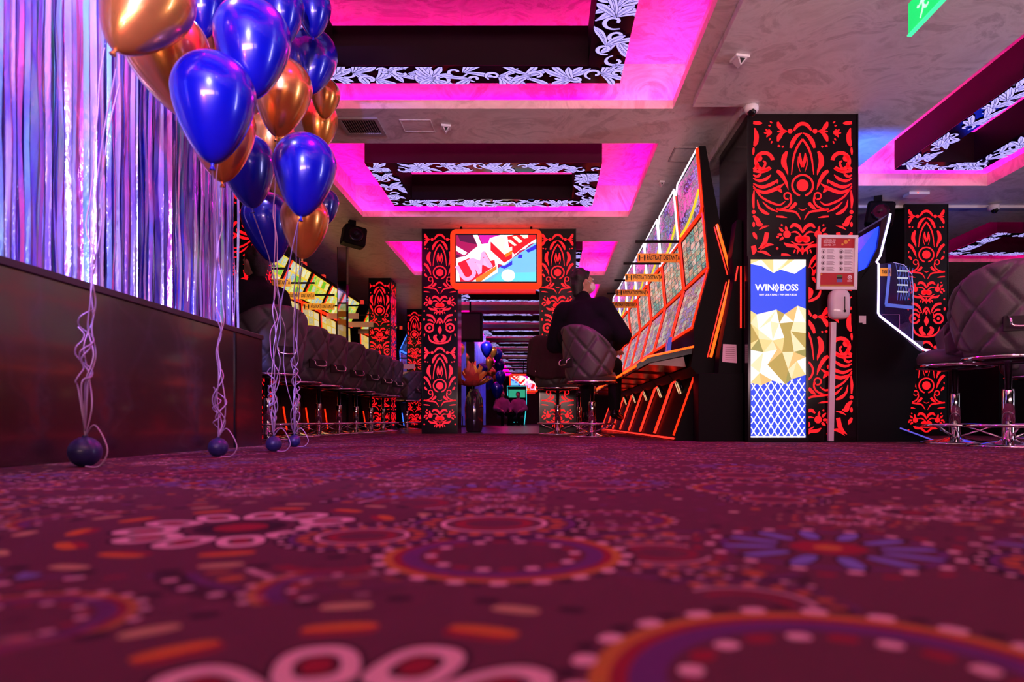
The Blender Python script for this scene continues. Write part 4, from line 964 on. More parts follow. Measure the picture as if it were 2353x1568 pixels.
f = Flat(); f.ring((0, 0), 0.02, 0.004)
q = MB(); q.tube([(sm2(*p)[0], 0.2, sm2(*p)[1]) for p in ((2056, 752), (2056, 714), (2097, 714), (2097, 772))], 0.003, 6); q.build('button_deck_outline', glow('pink_line', (0.8, 0.2, 0.6), 0.8), t, True)
# a second machine of the same kind stands farther right, turned the same way, and a third behind it
bl = t
for lab, loc in (('dark slot machine with violet neon behind the right edge stool', (4.85, 7.3, 0)),):
    c = copy_tree(bl); c['label'] = lab; c.location = loc

# ================================================================== LEFT FRONT: counter, foil curtain, balloons
t = thing('counter', 'long dark glossy counter along the left side under the foil curtain', 'counter', (-1.9, 1.8, 0))
q = MB(); q.box(-0.75, -0.012, -3.0, 2.42, 0.0, 0.715); q.build('front_panel', COUNTER, t)
q = MB(); q.box(-0.75, -0.012, 2.43, 2.83, 0.0, 0.715); q.build('end_panel', COUNTER, t)
q = MB(); q.box(-0.76, 0.0, -3.0, 2.83, 0.715, 0.745); q.build('top_board', mat('counter_top_dark', (0.03, 0.016, 0.018), 0.3), t, bevel=0.003)
q = MB(); q.box(-0.03, -0.006, 2.415, 2.435, 0.0, 0.715); q.build('joint_trim', GLOSSB, t)

def foil():
    m, nt, N, L, b = nodes('iridescent_foil')
    oi = N.new('ShaderNodeObjectInfo'); tc = N.new('ShaderNodeTexCoord')
    nz = N.new('ShaderNodeTexNoise'); nz.inputs['Scale'].default_value = 1.0; nz.inputs['Detail'].default_value = 2
    mp = N.new('ShaderNodeMapping'); mp.inputs['Scale'].default_value = (9, 9, 2.2); L.new(tc.outputs['Object'], mp.inputs['Vector'])
    cb = N.new('ShaderNodeCombineXYZ'); L.new(math_(N, L, 'MULTIPLY', oi.outputs['Random'], 50), cb.inputs[0])
    ad = N.new('ShaderNodeVectorMath'); ad.operation = 'ADD'; L.new(mp.outputs[0], ad.inputs[0]); L.new(cb.outputs[0], ad.inputs[1]); L.new(ad.outputs[0], nz.inputs['Vector'])
    f = math_(N, L, 'ADD', math_(N, L, 'MULTIPLY', oi.outputs['Random'], 0.86), math_(N, L, 'MULTIPLY', nz.outputs['Fac'], 0.26))
    r = ramp(N, [(0.0, (0.16, 0.14, 0.75)), (0.2, (0.42, 0.36, 1.0)), (0.30, (0.06, 0.05, 0.5)), (0.42, (0.75, 0.75, 1.0)), (0.52, (0.35, 0.2, 0.8)), (0.62, (0.95, 0.25, 0.6)), (0.68, (0.3, 0.28, 0.95)), (0.78, (0.9, 0.92, 1.0)), (0.86, (0.25, 0.2, 0.9)), (0.93, (0.35, 0.95, 0.7)), (1.0, (0.7, 0.6, 1.0))]); L.new(f, r.inputs[0])
    L.new(r.outputs[0], b.inputs['Base Color']); b.inputs['Metallic'].default_value = 0.6; b.inputs['Roughness'].default_value = 0.18
    n2 = N.new('ShaderNodeTexNoise'); n2.inputs['Scale'].default_value = 1.0; n2.inputs['Detail'].default_value = 4
    mp2 = N.new('ShaderNodeMapping'); mp2.inputs['Scale'].default_value = (40, 40, 22); L.new(tc.outputs['Object'], mp2.inputs['Vector']); L.new(mp2.outputs[0], n2.inputs['Vector'])
    bp = N.new('ShaderNodeBump'); bp.inputs['Strength'].default_value = 0.55; bp.inputs['Distance'].default_value = 0.006; L.new(n2.outputs['Fac'], bp.inputs['Height']); L.new(bp.outputs['Normal'], b.inputs['Normal'])
    return m
FOIL = foil()
def strip_mesh(seed, Wd, h):
    rnd = random.Random(seed); mb = MB(); n = 16; vs = []
    tw = rnd.uniform(-0.9, 0.5); dt = rnd.uniform(-0.7, 0.7); fold = rnd.uniform(-0.4, 0.4)
    for j in range(n + 1):
        z = h * j / n; a = tw + dt * j / n + 0.12 * math.sin(j * 1.7 + seed); dx = 0.006 * math.sin(j * 0.9 + seed)
        for i, u in enumerate((-0.5, 0.0, 0.5)):
            c = Vector((dx, u * Wd, 0)); c.x += fold * (0.25 - u * u) * Wd * 1.6
            vs.append((c.x * math.cos(a) - c.y * math.sin(a), c.x * math.sin(a) + c.y * math.cos(a), z))
    mb.add(vs, [(3 * j + i, 3 * j + i + 1, 3 * j + i + 4, 3 * j + i + 3) for j in range(n) for i in range(2)])
    return mb.mesh('foil_strip', FOIL, True)
SMESH = [strip_mesh(i, w_, 1.9) for i, w_ in enumerate([0.018, 0.024, 0.02, 0.03, 0.016, 0.022, 0.032, 0.018, 0.026, 0.016, 0.034, 0.02])]
t = thing('foil_curtain', 'shimmering violet foil fringe curtain standing on the dark counter', 'curtain', (-1.985, 1.7, 0.745))
rnd = random.Random(4); y = 0.0
for layer, (xo, st) in enumerate(((-0.03, 0.020), (0.0, 0.018), (0.028, 0.036))):
    y = rnd.uniform(0, 0.01)
    while y < 2.66:
        link('foil_strip', rnd.choice(SMESH), t, 0, (xo + rnd.uniform(-0.008, 0.008), y, 0.0), (0, 0, rnd.uniform(-0.5, 0.4))); y += st * rnd.uniform(0.8, 1.25) * (4.0 if y < 0.5 else 1)
q = MB(); q.tube([(0, -0.05, 1.9), (0, 2.7, 1.9)], 0.015, 8); q.build('header_rail', CHROME, t, True)
q = MB(); q.box(-0.09, -0.075, -0.05, 2.68, 0.0, 1.9); q.build('backing_sheet', mat('foil_backing', (0.10, 0.08, 0.5), 0.3, 0.7, vscale=14, var=0.6, bump=0.6, bscale=40), t)

# ---- balloons
def balloon_mesh(name, m_):
    prof = []
    for i in range(25):
        a = PI * i / 24; zz = -math.cos(a); r = math.sin(a)
        if zz < 0: zz *= 1.78; r *= 1 - 0.30 * (-zz / 1.78) ** 1.3
        prof.append((max(r, 0.035 if i == 0 else 0.0), zz))
    q = MB(); q.lathe(prof, 36); return q.mesh(name, m_, True)
def latex(name, c, metal, rough, sheen=None):
    m, nt, N, L, b = nodes(name)
    lw = N.new('ShaderNodeLayerWeight'); lw.inputs[0].default_value = 0.35
    nz = N.new('ShaderNodeTexNoise'); nz.inputs['Scale'].default_value = 3.0; tc = N.new('ShaderNodeTexCoord'); L.new(tc.outputs['Object'], nz.inputs['Vector'])
    col = mixc(N, L, nz.outputs['Fac'], c, tuple(min(1, x * 1.25) for x in c)); L.new(col, b.inputs['Base Color'])
    b.inputs['Metallic'].default_value = metal; b.inputs['Roughness'].default_value = rough; b.inputs['Coat Weight'].default_value = 0.6; b.inputs['Coat Roughness'].default_value = 0.06
    b.inputs['Subsurface Weight'].default_value = 0.0
    return m
BLUE_L = latex('blue_latex', (0.002, 0.004, 0.24), 0.2, 0.24); GOLD_L = latex('gold_pearl_latex', (0.66, 0.26, 0.045), 0.75, 0.26)
BAL = {'b': balloon_mesh('envelope', BLUE_L), 'g': balloon_mesh('envelope', GOLD_L)}
q = MB(); q.lathe([(0.035, -1.76), (0.055, -1.80), (0.03, -1.83), (0.07, -1.92), (0.075, -1.94), (0.0, -1.93)], 14)
KNOT = {'b': q.mesh('knot', BLUE_L, True), 'g': q.mesh('knot', GOLD_L, True)}
RIB = mat('ribbon_lilac', (0.45, 0.32, 0.46), 0.3, 0.3)
def ribbon(mb, pts, w_=0.0035):
    P = catmull(pts, 8); 
    mb.tube(P, w_, 5)
def balloon(label, kind, px, py, wpx, s=None, tilt=(0, 0), group='balloons of the front cluster', tail=None):
    s = s or wpx / 0.285; r = wpx / s / 2; c = wp(px, py, s)
    t = thing('balloon', label, 'balloon', c, 0, group); t.rotation_euler = (tilt[1], tilt[0], random.uniform(0, 3))
    for nm, me in (('envelope', BAL[kind]), ('knot', KNOT[kind])):
        o = link(nm, me, t); o.scale = (r, r, r)
    return t, c, r
BL = [  # (label, kind, px, py of widest point, width px, scale, tilt)
 ('large gold balloon cut by the top edge of the photo', 'g', 345, -5, 190, 670, (0.45, 0)),
 ('rose-gold balloon tucked under the top gold one, reflecting the foil', 'g', 385, 115, 182, 560, (-0.35, 0)),
 ('blue balloon at the top edge above the rose-gold one', 'b', 466, 2, 98, 460, (0, 0)),
 ('gold balloon mostly hidden between the upper blue balloons', 'g', 500, 70, 96, 430, (0, 0)),
 ('big blue balloon right above the front-most blue one', 'b', 580, 85, 168, 586, (0.1, 0)),
 ('front-most large blue balloon of the cluster', 'b', 491, 215, 182, 628, (0.02, 0)),
 ('gold balloon peeking out below the front-most blue one', 'g', 508, 285, 150, 495, (-0.02, 0)),
 ('blue balloon on the upper right of the cluster', 'b', 718, 125, 112, 386, (0.18, 0)),
 ('bright gold balloon in the middle of the cluster', 'g', 650, 200, 130, 452, (0.12, 0)),
 ('gold balloon on the right side below the upper right blue one', 'g', 735, 275, 82, 310, (0.05, 0)),
 ('small sliver of gold balloon behind the upper right blue one', 'g', 748, 215, 66, 345, (0.05, 0)),
 ('blue balloon lower left, behind the front-most one', 'b', 568, 370, 122, 425, (-0.1, 0)),
 ('blue balloon in front on the lower right of the cluster', 'b', 701, 378, 140, 483, (0.12, 0)),
 ('gold balloon half hidden in the gap above the lower blue pair', 'g', 622, 315, 110, 365, (0.0, 0)),
 ('lowest blue balloon of the cluster', 'b', 615, 500, 116, 350, (-0.12, 0)),
 ('lowest gold balloon of the cluster', 'g', 700, 500, 108, 395, (0.06, 0)),
 ('narrow blue balloon at the right edge of the lower cluster', 'b', 748, 465, 60, 300, (0.12, 0)),
 ('dark blue balloon at the top behind the big blue one', 'b', 645, 15, 104, 450, (0, 0)),
 ('bright blue balloon at the very top right of the cluster', 'b', 720, 15, 80, 420, (0, 0)),
]
KN = []
for lab, kd, px, py, wpx, s, tl in BL:
    t, c, r = balloon(lab, kd, px, py, wpx, s, tl)
    M_ = Matrix.Rotation(tl[0], 3, 'Y'); KN.append(c + M_ @ Vector((0, 0, -1.9 * r)))
# weights with their ribbons
def weight(label, px, pyc, rpx, s, tops, seed):
    r = rpx / s; x, y = (px - 1250) / s, 1569 / s
    t = thing('balloon_weight', label, 'balloon weight', (x, y, 0), 0, 'balloon weights on the carpet')
    q = MB(); q.ball((0, 0, r * 0.97), r, 24, 16); q.lathe([(r * 0.12, 1.9 * r), (r * 0.2, 2.05 * r), (0, 2.03 * r)], 10); q.build('ball', mat('navy_balloon_weight', (0.02, 0.018, 0.11), 0.4, coat=0.2), t, True)
    rnd = random.Random(seed)
    for i, top in enumerate(tops):
        T_ = Vector(top) - Vector((x, y, 0)); b0 = Vector((0, 0, 2 * r)); pts = [b0]
        n = 13; amp = 0.014
        for j in range(1, n):
            f = j / n; a = amp * (1 - f) ** 1.2 * 2.0
            pts.append(b0 + (T_ - b0) * f + Vector((rnd.uniform(-a, a), rnd.uniform(-a, a), 0)) + Vector((0.06 * math.sin(PI * f) * (0.3 if i else 0), 0, 0)) * rnd.uniform(-1, 1) + (Vector((-T_.x, -T_.y, 0)) * 0.55 * math.sin(PI * f) * f * 0.9))
        pts.append(T_)
        q = MB(); ribbon(q, pts, 0.0028); q.build('ribbon', RIB, t, True)
    for i in range(3):      # curled ends
        z0 = rnd.uniform(0.12, 0.42); h = rnd.uniform(0.10, 0.3); tr = rnd.uniform(1.5, 3.5); a0 = rnd.uniform(0, 6); cx, cy = rnd.uniform(-0.015, 0.015), rnd.uniform(-0.015, 0.015); R_ = rnd.uniform(0.012, 0.03)
        pts = [(0, 0, 2 * r + 0.02)] + [(cx + R_ * math.cos(a0 + k * tr * 0.5) * (0.6 + 0.05 * k), cy + R_ * math.sin(a0 + k * tr * 0.5), z0 + h * k / 9) for k in range(10)]
        q = MB(); ribbon(q, pts, 0.003); q.build('curled_ribbon', RIB, t, True)
    q = MB(); ribbon(q, [(0, 0, 2 * r), (0.05, -0.02, 1.8 * r + 0.05), (0.10, -0.03, 1.2 * r), (0.08, -0.04, 0.006), (0.04, -0.06, 0.005)], 0.0028); q.build('curled_ribbon', RIB, t, True)
weight('largest navy balloon weight, at the left front of the counter', 195, 1040, 35, 636, [KN[0] + Vector((0.0, 0, 0)), wp(240, 110, 640), KN[0] + Vector((-0.05, 0.1, 0.0))], 1)
weight('navy balloon weight in front of the counter joint', 501, 1028, 22, 497, [KN[5], KN[6], wp(500, 300, 520)], 2)
weight('navy balloon weight just past the counter corner', 629, 1020, 18, 424, [KN[12], KN[8], KN[14], wp(632, 470, 420)], 3)
weight('smallest navy balloon weight, farthest right beside the stools', 676, 1013, 14, 358, [KN[15], KN[11], KN[12], wp(690, 560, 372)], 4)

# ================================================================== HANGING SCREEN BETWEEN THE PILLARS
def rrect(x0, x1, z0, z1, r, n=6):
    out = []
    for cx, cz, a in ((x1 - r, z1 - r, 0), (x0 + r, z1 - r, PI / 2), (x0 + r, z0 + r, PI), (x1 - r, z0 + r, 1.5 * PI)):
        for i in range(n + 1): out.append((cx + r * math.cos(a + PI / 2 * i / n), cz + r * math.sin(a + PI / 2 * i / n)))
    return out
ST = 181.0
def tv(label, loc, k=1.0):
    def tz(px, py): return ((px - 1139) / ST * k, (593.5 - py) / ST * k)
    t = thing('hanging_screen', label, 'screen', loc)
    a, b = tz(1034, 661), tz(1245, 526); c, d = tz(1046, 650), tz(1234, 537)
    o_ = rrect(a[0], b[0], a[1], b[1], 0.075 * k); i_ = rrect(c[0], d[0], c[1], d[1], 0.006 * k); n = len(o_)
    q = MB(); vs = [(p[0], -0.03, p[1]) for p in o_] + [(p[0], -0.045, p[1]) for p in i_] + [(p[0], 0.10, p[1]) for p in o_]
    q.add(vs, [(i, (i + 1) % n, n + (i + 1) % n, n + i) for i in range(n)] + [(2 * n + i, 2 * n + (i + 1) % n, (i + 1) % n, i) for i in range(n)])
    q.build('glowing_frame', glow('frame_orange_red', (1.0, 0.035, 0.008), 1.25), t, True)
    q = MB(); q.prism(o_, 'y', 0.095, 0.10); q.build('back_plate', BLACK, t)
    q = MB(); q.box(c[0] - 0.01, d[0] + 0.01, -0.040, -0.03, c[1] - 0.01, d[1] + 0.01); q.build('bezel', INK, t)
    q = MB(); q.box(tz(1052, 0)[0], tz(1230, 0)[0], -0.02, 0.08, tz(0, 672)[1], tz(0, 664)[1]); q.build('lower_ledge', glow('ledge_red', (0.9, 0.012, 0.01), 0.6), t)
    sx0, sx1, sz0, sz1 = tz(1048, 0)[0], tz(1232, 0)[0], tz(0, 647)[1], tz(0, 540)[1]
    def U(u, v): return (sx0 + (sx1 - sx0) * u, sz1 - (sz1 - sz0) * v)      # u right, v down on the picture
    h = [-0.041]
    def P(name, m_, polys, step=0.0006):
        f = Flat()
        for p in polys: f.poly([U(*q_) for q_ in p])
        h[0] -= step; y = h[0]
        return f.to(lambda u, v, hh: (u, y, v)).build(name, m_, scr)
    q = MB(); q.box(sx0, sx1, -0.041, -0.040, sz0, sz1); scr = q.build('picture', glow('tv_crimson', (0.45, 0.004, 0.10), 0.9), t)
    P('picture_rays', glow('tv_plum', (0.10, 0.004, 0.05), 0.9), [[(0.02, 0), (0.20, 0), (0.26, 0.2), (0.05, 0.13)], [(0, 0.42), (0.07, 0.45), (0, 0.5)]])
    P('picture_rays', glow('tv_magenta', (0.75, 0.01, 0.5), 0.9), [[(0.28, 0), (0.55, 0), (0.42, 0.2), (0.33, 0.2)]])
    P('picture_sky', glow('tv_sky', (0.16, 0.55, 1.0), 1.1), [[(1, 0.15), (1, 1), (0.33, 1), (0.55, 0.68)]])
    P('picture_sky', glow('tv_cyan', (0.12, 0.8, 0.9), 1.0), [[(0.42, 1), (0.55, 0.82), (1, 0.8), (1, 1)]])
    P('picture_glow', glow('tv_white', (1, 1, 1), 1.2), [[(0.65 + 0.085 * math.cos(a_ * PI / 8), 0.87 + 0.13 * math.sin(a_ * PI / 8)) for a_ in range(16)]])
    P('picture_sky', glow('tv_blue', (0.02, 0.02, 0.75), 1.0), [[(0.87, 0.33), (1, 0.2), (1, 0.3), (0.9, 0.38)], [(0.54, 0.68), (0.62, 0.65), (0.7, 0.55), (0.7, 0.64), (0.6, 0.73)], [(0.78, 0.42), (0.83, 0.42), (0.82, 0.5), (0.77, 0.5)]])
    P('picture_rays', MATS['tv_white'], [[(0.21, 0), (0.27, 0), (0.33, 0.25), (0.28, 0.28)], [(0, 0.23), (0.14, 0.38), (0.10, 0.44), (0, 0.34)]])
    P('picture_splash', MATS['tv_white'], [[(0, 0.5), (0.12, 0.45), (0.2, 0.33), (0.3, 0.2), (0.4, 0.18), (0.42, 0.07), (0.55, 0.0), (1, 0.0), (1, 0.16), (0.92, 0.2), (0.86, 0.3), (0.8, 0.33), (0.7, 0.5), (0.6, 0.65), (0.52, 0.62), (0.52, 0.8), (0.33, 1), (0, 1)]])
    P('picture_letters', glow('tv_red', (0.85, 0.005, 0.015), 1.0), [[(0.64, 0.03), (0.72, 0.0), (1, 0.0), (1, 0.08), (0.86, 0.24), (0.73, 0.42), (0.66, 0.3)], [(0.43, 0.14), (0.6, 0.42), (0.7, 0.33), (0.7, 0.5), (0.6, 0.60), (0.43, 0.33)], [(0.02, 0.6), (0.09, 0.55), (0.16, 0.5), (0.3, 0.6), (0.48, 0.54), (0.49, 0.66), (0.24, 0.95), (0.2, 1), (0.05, 1)]])
    P('picture_letters', glow('tv_orange', (0.95, 0.22, 0.005), 1.0), [[(0.24, 0.94), (0.505, 0.66), (0.505, 0.74), (0.31, 1), (0.25, 1)], [(0.6, 0.42), (0.7, 0.33), (0.7, 0.40), (0.62, 0.48)]])
    P('picture_letters', glow('tv_cream', (1.0, 0.92, 0.72), 1.1), [[(0.43, 0.12), (0.55, 0.03), (0.62, 0.1), (0.6, 0.3), (0.7, 0.25), (0.7, 0.33), (0.6, 0.41), (0.55, 0.34)], [(0.62, 0.1), (0.68, 0.1), (0.76, 0.22), (0.73, 0.24)], [(0.7, 0.04), (0.75, 0.02), (0.83, 0.14), (0.79, 0.18)], [(0.8, 0.0), (0.9, 0.0), (0.9, 0.06), (0.85, 0.08)]])
    h[0] -= 0.001
    for ch, u, v, hh, rt in (('U', 0.14, 0.80, 0.36, 0.5), ('M', 0.32, 0.62, 0.34, 0.52)):
        for dx, m_ in ((0.006, MATS['tv_red']), (0.0, glow('tv_pink', (0.95, 0.45, 0.78), 1.0))):
            c_ = U(u, v); o = text(ch, hh * k * 0.9, m_, scr, (c_[0] + dx * 2, h[0], c_[1] - dx), rot=(PI / 2, -rt, 0), bold=0.03, name='picture_letter'); h[0] -= 0.0005
    return t
T1_ = tv('red-framed hanging screen between the two slim pillars', (-0.613, 8.72, 2.235))
T2_ = tv('small distant red-framed screen seen below the light rings', (-0.84, 28.0, 1.72))
T2_.scale = (-1.0, 1.0, 1.0)
q = MB(); 
for x in (-0.45, 0.45): q.tube([(x, 0.05, 0.36), (x, 0.05, 0.43)], 0.015, 8)
q.build('ceiling_bracket', BLACK, T1_, True)
q = MB(); q.tube([(0, 0.06, 0.37), (0, 0.06, 1.36)], 0.02, 8); q.build('ceiling_pole', BLACK, T2_, True)

# ================================================================== PEOPLE
def blob(name, mb, m_, parent, voxel, it=6):
    o = mb.build(name, m_, parent, True)
    r = o.modifiers.new('remesh', 'REMESH'); r.mode = 'VOXEL'; r.voxel_size = voxel; r.use_smooth_shade = True
    s = o.modifiers.new('smooth', 'SMOOTH'); s.factor = 0.5; s.iterations = it
    return o
SKIN = mat('skin', (0.55, 0.30, 0.22), 0.5, vscale=20)
HAIR = mat('dark_hair', (0.012, 0.009, 0.010), 0.55, bump=0.8, bscale=90)
def person(label, loc, heading, top, bottom, scale=1.0, yaw=0.0, mask=True, vox=0.009, lean=0.0, seat=0.0):
    """seated figure; local +y is where the figure faces, origin on the floor below the seat; heading in degrees clockwise from +y"""
    def hd(p):   # head points turn about the neck
        v = Vector(p) - Vector((0, 0.06, 0)); v = Matrix.Rotation(-yaw, 3, 'Z') @ v; return v + Vector((0, 0.06 + lean, 0))
    b = MB()
    b.capsule((0, -0.02, 0.80), (0, 0.01, 1.0), 0.145, 0.15); b.capsule((0, 0.01, 1.0), (0, 0.02 + lean * 0.5, 1.24), 0.15, 0.16); b.capsule((-0.15, 0.02 + lean * 0.6, 1.32), (0.15, 0.02 + lean * 0.6, 1.32), 0.075, 0.075)
    b.capsule((0, 0.03 + lean * 0.7, 1.34), hd((0, 0.05, 1.50)), 0.062, 0.058)
    b.ball(hd((0, 0.075, 1.60)), (0.080, 0.095, 0.115), 18, 12); b.capsule(hd((0, 0.12, 1.535)), hd((0, 0.10, 1.55)), 0.058, 0.065)
    b.capsule(hd((0, 0.165, 1.605)), hd((0, 0.187, 1.575)), 0.012, 0.017); b.capsule(hd((-0.02, 0.16, 1.535)), hd((0.02, 0.16, 1.535)), 0.012, 0.012)
    for sx in (-1, 1):
        b.ball(hd((sx * 0.084, 0.065, 1.585)), (0.014, 0.024, 0.034), 10, 8); b.capsule(hd((sx * 0.03, 0.153, 1.625)), hd((sx * 0.045, 0.148, 1.625)), 0.013, 0.012)
        sh, el, wr = (sx * 0.20, 0.02 + lean * 0.6, 1.31), (sx * 0.34, 0.10, 1.02), (sx * 0.22, 0.36, 0.93)
        b.capsule(sh, el, 0.058, 0.046); b.capsule(el, wr, 0.045, 0.032)
        pm = (sx * 0.20, 0.44, 0.90); b.capsule(wr, pm, 0.034, 0.036); b.capsule((sx * 0.215, 0.44, 0.90), (sx * 0.185, 0.45, 0.90), 0.026, 0.026)
        for i, (dx, ln) in enumerate(((-0.033, 0.055), (-0.011, 0.068), (0.011, 0.063), (0.033, 0.048))):
            k0 = (sx * (0.20 - dx), 0.47, 0.90); k1 = (sx * (0.20 - dx * 1.15), 0.47 + ln * 0.6, 0.885); k2 = (sx * (0.20 - dx * 1.15), 0.47 + ln, 0.862)
            b.capsule(k0, k1, 0.0105, 0.0095, 8); b.capsule(k1, k2, 0.0095, 0.008, 8)
        b.capsule((sx * 0.175, 0.42, 0.90), (sx * 0.14, 0.455, 0.885), 0.013, 0.011, 8); b.capsule((sx * 0.14, 0.455, 0.885), (sx * 0.135, 0.485, 0.875), 0.011, 0.009, 8)
        b.capsule((sx * 0.10, 0.0, 0.77), (sx * 0.17, 0.40, 0.755), 0.085, 0.062); b.capsule((sx * 0.17, 0.40, 0.755), (sx * 0.15, 0.34, 0.30), 0.056, 0.04); b.capsule((sx * 0.15, 0.34, 0.26), (sx * 0.155, 0.46, 0.21), 0.035, 0.028)
    root = blob('person', b, SKIN, None, vox, 3)
    root.location = (*loc, 0) if len(loc) == 2 else loc; root.rotation_euler = (0, 0, -math.radians(heading)); root.scale = (scale,) * 3
    tag(root, label, 'person')
    j = MB()
    j.capsule((0, -0.03, 0.76), (0, 0.0, 1.0), 0.20, 0.205); j.capsule((0, 0.0, 1.0), (0, 0.01 + lean * 0.5, 1.22), 0.205, 0.195); j.capsule((-0.17, 0.01 + lean * 0.6, 1.29), (0.17, 0.01 + lean * 0.6, 1.29), 0.125, 0.125)
    j.capsule((-0.12, 0, 1.05), (0.12, 0, 1.05), 0.17, 0.17); j.capsule((0, 0.03 + lean * .7, 1.36), (0, 0.03 + lean * .8, 1.425), 0.098, 0.086)
    for sx in (-1, 1):
        sh, el, wr = (sx * 0.205, 0.01 + lean * 0.6, 1.30), (sx * 0.37, 0.08, 1.00), (sx * 0.225, 0.345, 0.935)
        j.capsule(sh, el, 0.118, 0.100); j.capsule(el, wr, 0.085, 0.055); j.ball((sx * 0.33, 0.06, 1.09), (0.085, 0.08, 0.10), 10, 8)
    blob('jacket', j, top, root, max(vox * 2, 0.018), 5)
    tr = MB()
    for sx in (-1, 1):
        tr.capsule((sx * 0.10, -0.02, 0.775), (sx * 0.17, 0.41, 0.755), 0.108, 0.082); tr.capsule((sx * 0.17, 0.41, 0.755), (sx * 0.15, 0.34, 0.30), 0.08, 0.068)
    tr.capsule((-0.08, -0.03, 0.80), (0.08, -0.03, 0.80), 0.14, 0.14); blob('trousers', tr, bottom, root, max(vox * 2, 0.018), 5)
    for sx in (-1, 1):
        s = MB(); s.capsule((sx * 0.15, 0.32, 0.225), (sx * 0.158, 0.50, 0.19), 0.05, 0.042); s.capsule((sx * 0.15, 0.33, 0.26), (sx * 0.15, 0.33, 0.23), 0.052, 0.05); blob('shoe', s, GLOSSB, root, 0.014, 3)
    h = MB()
    h.ball(hd((0, 0.045, 1.635)), (0.094, 0.105, 0.10), 16, 10); h.ball(hd((0, 0.005, 1.575)), (0.084, 0.072, 0.105), 14, 10); h.capsule(hd((-0.05, 0.10, 1.685)), hd((0.05, 0.10, 1.685)), 0.028, 0.028); [h.ball(hd((0.08 * math.cos(q_) * math.sin(w_), 0.03 + 0.085 * math.sin(q_) * math.sin(w_), 1.645 + 0.085 * math.cos(w_))), 0.026, 8, 6) for q_ in (0.3, 1.2, 2.1, 3.0, 3.9, 4.8, 5.7) for w_ in (0.45, 0.95, 1.45) if not (w_ > 0.9 and 0.8 < q_ < 2.4)]; h.capsule(hd((0, 0.0, 1.49)), hd((0, 0.0, 1.56)), 0.06, 0.075)
    for sx in (-1, 1): h.capsule(hd((sx * 0.078, 0.075, 1.64)), hd((sx * 0.078, 0.08, 1.60)), 0.014, 0.010)
    blob('hair', h, HAIR, root, max(vox, 0.010), 3)
    if mask:
        m_ = MB(); m_.ball(hd((0, 0.135, 1.548)), (0.066, 0.062, 0.055), 16, 10); mk_ = blob('face_mask', m_, mat('mask_white', (0.8, 0.78, 0.82), 0.7), root, 0.010, 4)
        q = MB()
        for sx in (-1, 1): q.tube([hd((sx * 0.055, 0.14, 1.565)), hd((sx * 0.088, 0.09, 1.59)), hd((sx * 0.092, 0.05, 1.60))], 0.003, 6)
        q.build('ear_loop', MATS['mask_white'], mk_, True)
    for sx in (-1, 1):
        e = MB(); e.ball(hd((sx * 0.036, 0.160, 1.622)), 0.011, 10, 8); e.build('eye', mat('eye_white', (0.7, 0.65, 0.62), 0.2), root, True)
    return root
JK = mat('black_jacket', (0.005, 0.004, 0.009), 0.85, spec=0.15, bump=0.5, bscale=26, var=0.4)
TRS = mat('black_trousers', (0.006, 0.005, 0.007), 0.9, spec=0.15, bump=0.3, bscale=60)
PNK = mat('pink_shirt', (0.45, 0.20, 0.40), 0.8, bump=0.4, bscale=40)
man = person('man in a black jacket and white face mask seated at the right machines', (0.50, 7.1, 0.0), 24, JK, TRS, 1.02, 0.8, True, 0.009, -0.02)
man.rotation_euler[1] = -0.075
person('person in a dark jacket seated behind the end of the counter', (-2.50, 6.0, 0.0), -62, DARKF, TRS, 0.98, 0.0, False, 0.012)
person('distant person in a pink shirt, left one of the far pair', (-1.60, 26.0, -0.25), 150, PNK, TRS, 0.9, 0.2, False, 0.016)
person('distant person in a pink shirt, right one of the far pair', (-0.97, 26.0, -0.25), 200, PNK, TRS, 0.88, -0.2, False, 0.016)
# low stools for the far pair
for lab, x, y in (('low stool under the left far person', -1.60, 26.0), ('low stool under the right far person', -0.97, 26.0)):
    t = thing('low_stool', lab, 'stool', (x, y, 0)); q = MB(); q.lathe([(0.0, 0.26), (0.19, 0.26), (0.20, 0.30), (0.17, 0.34), (0, 0.34)], 20); q.build('seat', LEATHER, t, True)
    q = MB(); q.lathe([(0.18, 0), (0.18, 0.01), (0.03, 0.03), (0.03, 0.26)], 16); q.build('pedestal', CHROME, t, True)
# jacket draped over the second stool
q = MB(); vs = []; nu, nv = 30, 18; rnd = random.Random(6)
for j in range(nv + 1):
    v = j / nv
    for i in range(nu + 1):
        a = (i / nu - 0.5) * 2 * 1.5; fold = 0.018 * math.sin(a * 9 + v * 2) * v + 0.01 * math.sin(a * 17)
        if v < 0.16: rr = 0.26 + 0.09 * (v / 0.16) ; z = 1.16 + 0.03 * math.sin(v / 0.16 * PI)
        else: rr = 0.35 + fold + 0.03 * v; z = 1.16 - (v - 0.16) / 0.84 * (0.44 + 0.04 * math.sin(a * 3))
        z -= 0.10 * (abs(a) / 1.5) ** 2
        vs.append((rr * math.sin(a), -rr * 0.95 * math.cos(a), z))
q.add(vs, [(j * (nu + 1) + i, j * (nu + 1) + i + 1, (j + 1) * (nu + 1) + i + 1, (j + 1) * (nu + 1) + i) for j in range(nv) for i in range(nu)])
o = q.build('draped_jacket', mat('maroon_black_cloth', (0.03, 0.008, 0.010), 0.9, bump=0.5, bscale=50), None, True, loc=(0.17, 8.4, 0), rot=(0, 0, -math.radians(62)))
s_ = o.modifiers.new('thick', 'SOLIDIFY'); s_.thickness = 0.012
tag(o, 'dark maroon jacket draped over the stool left of the seated man', 'jacket')

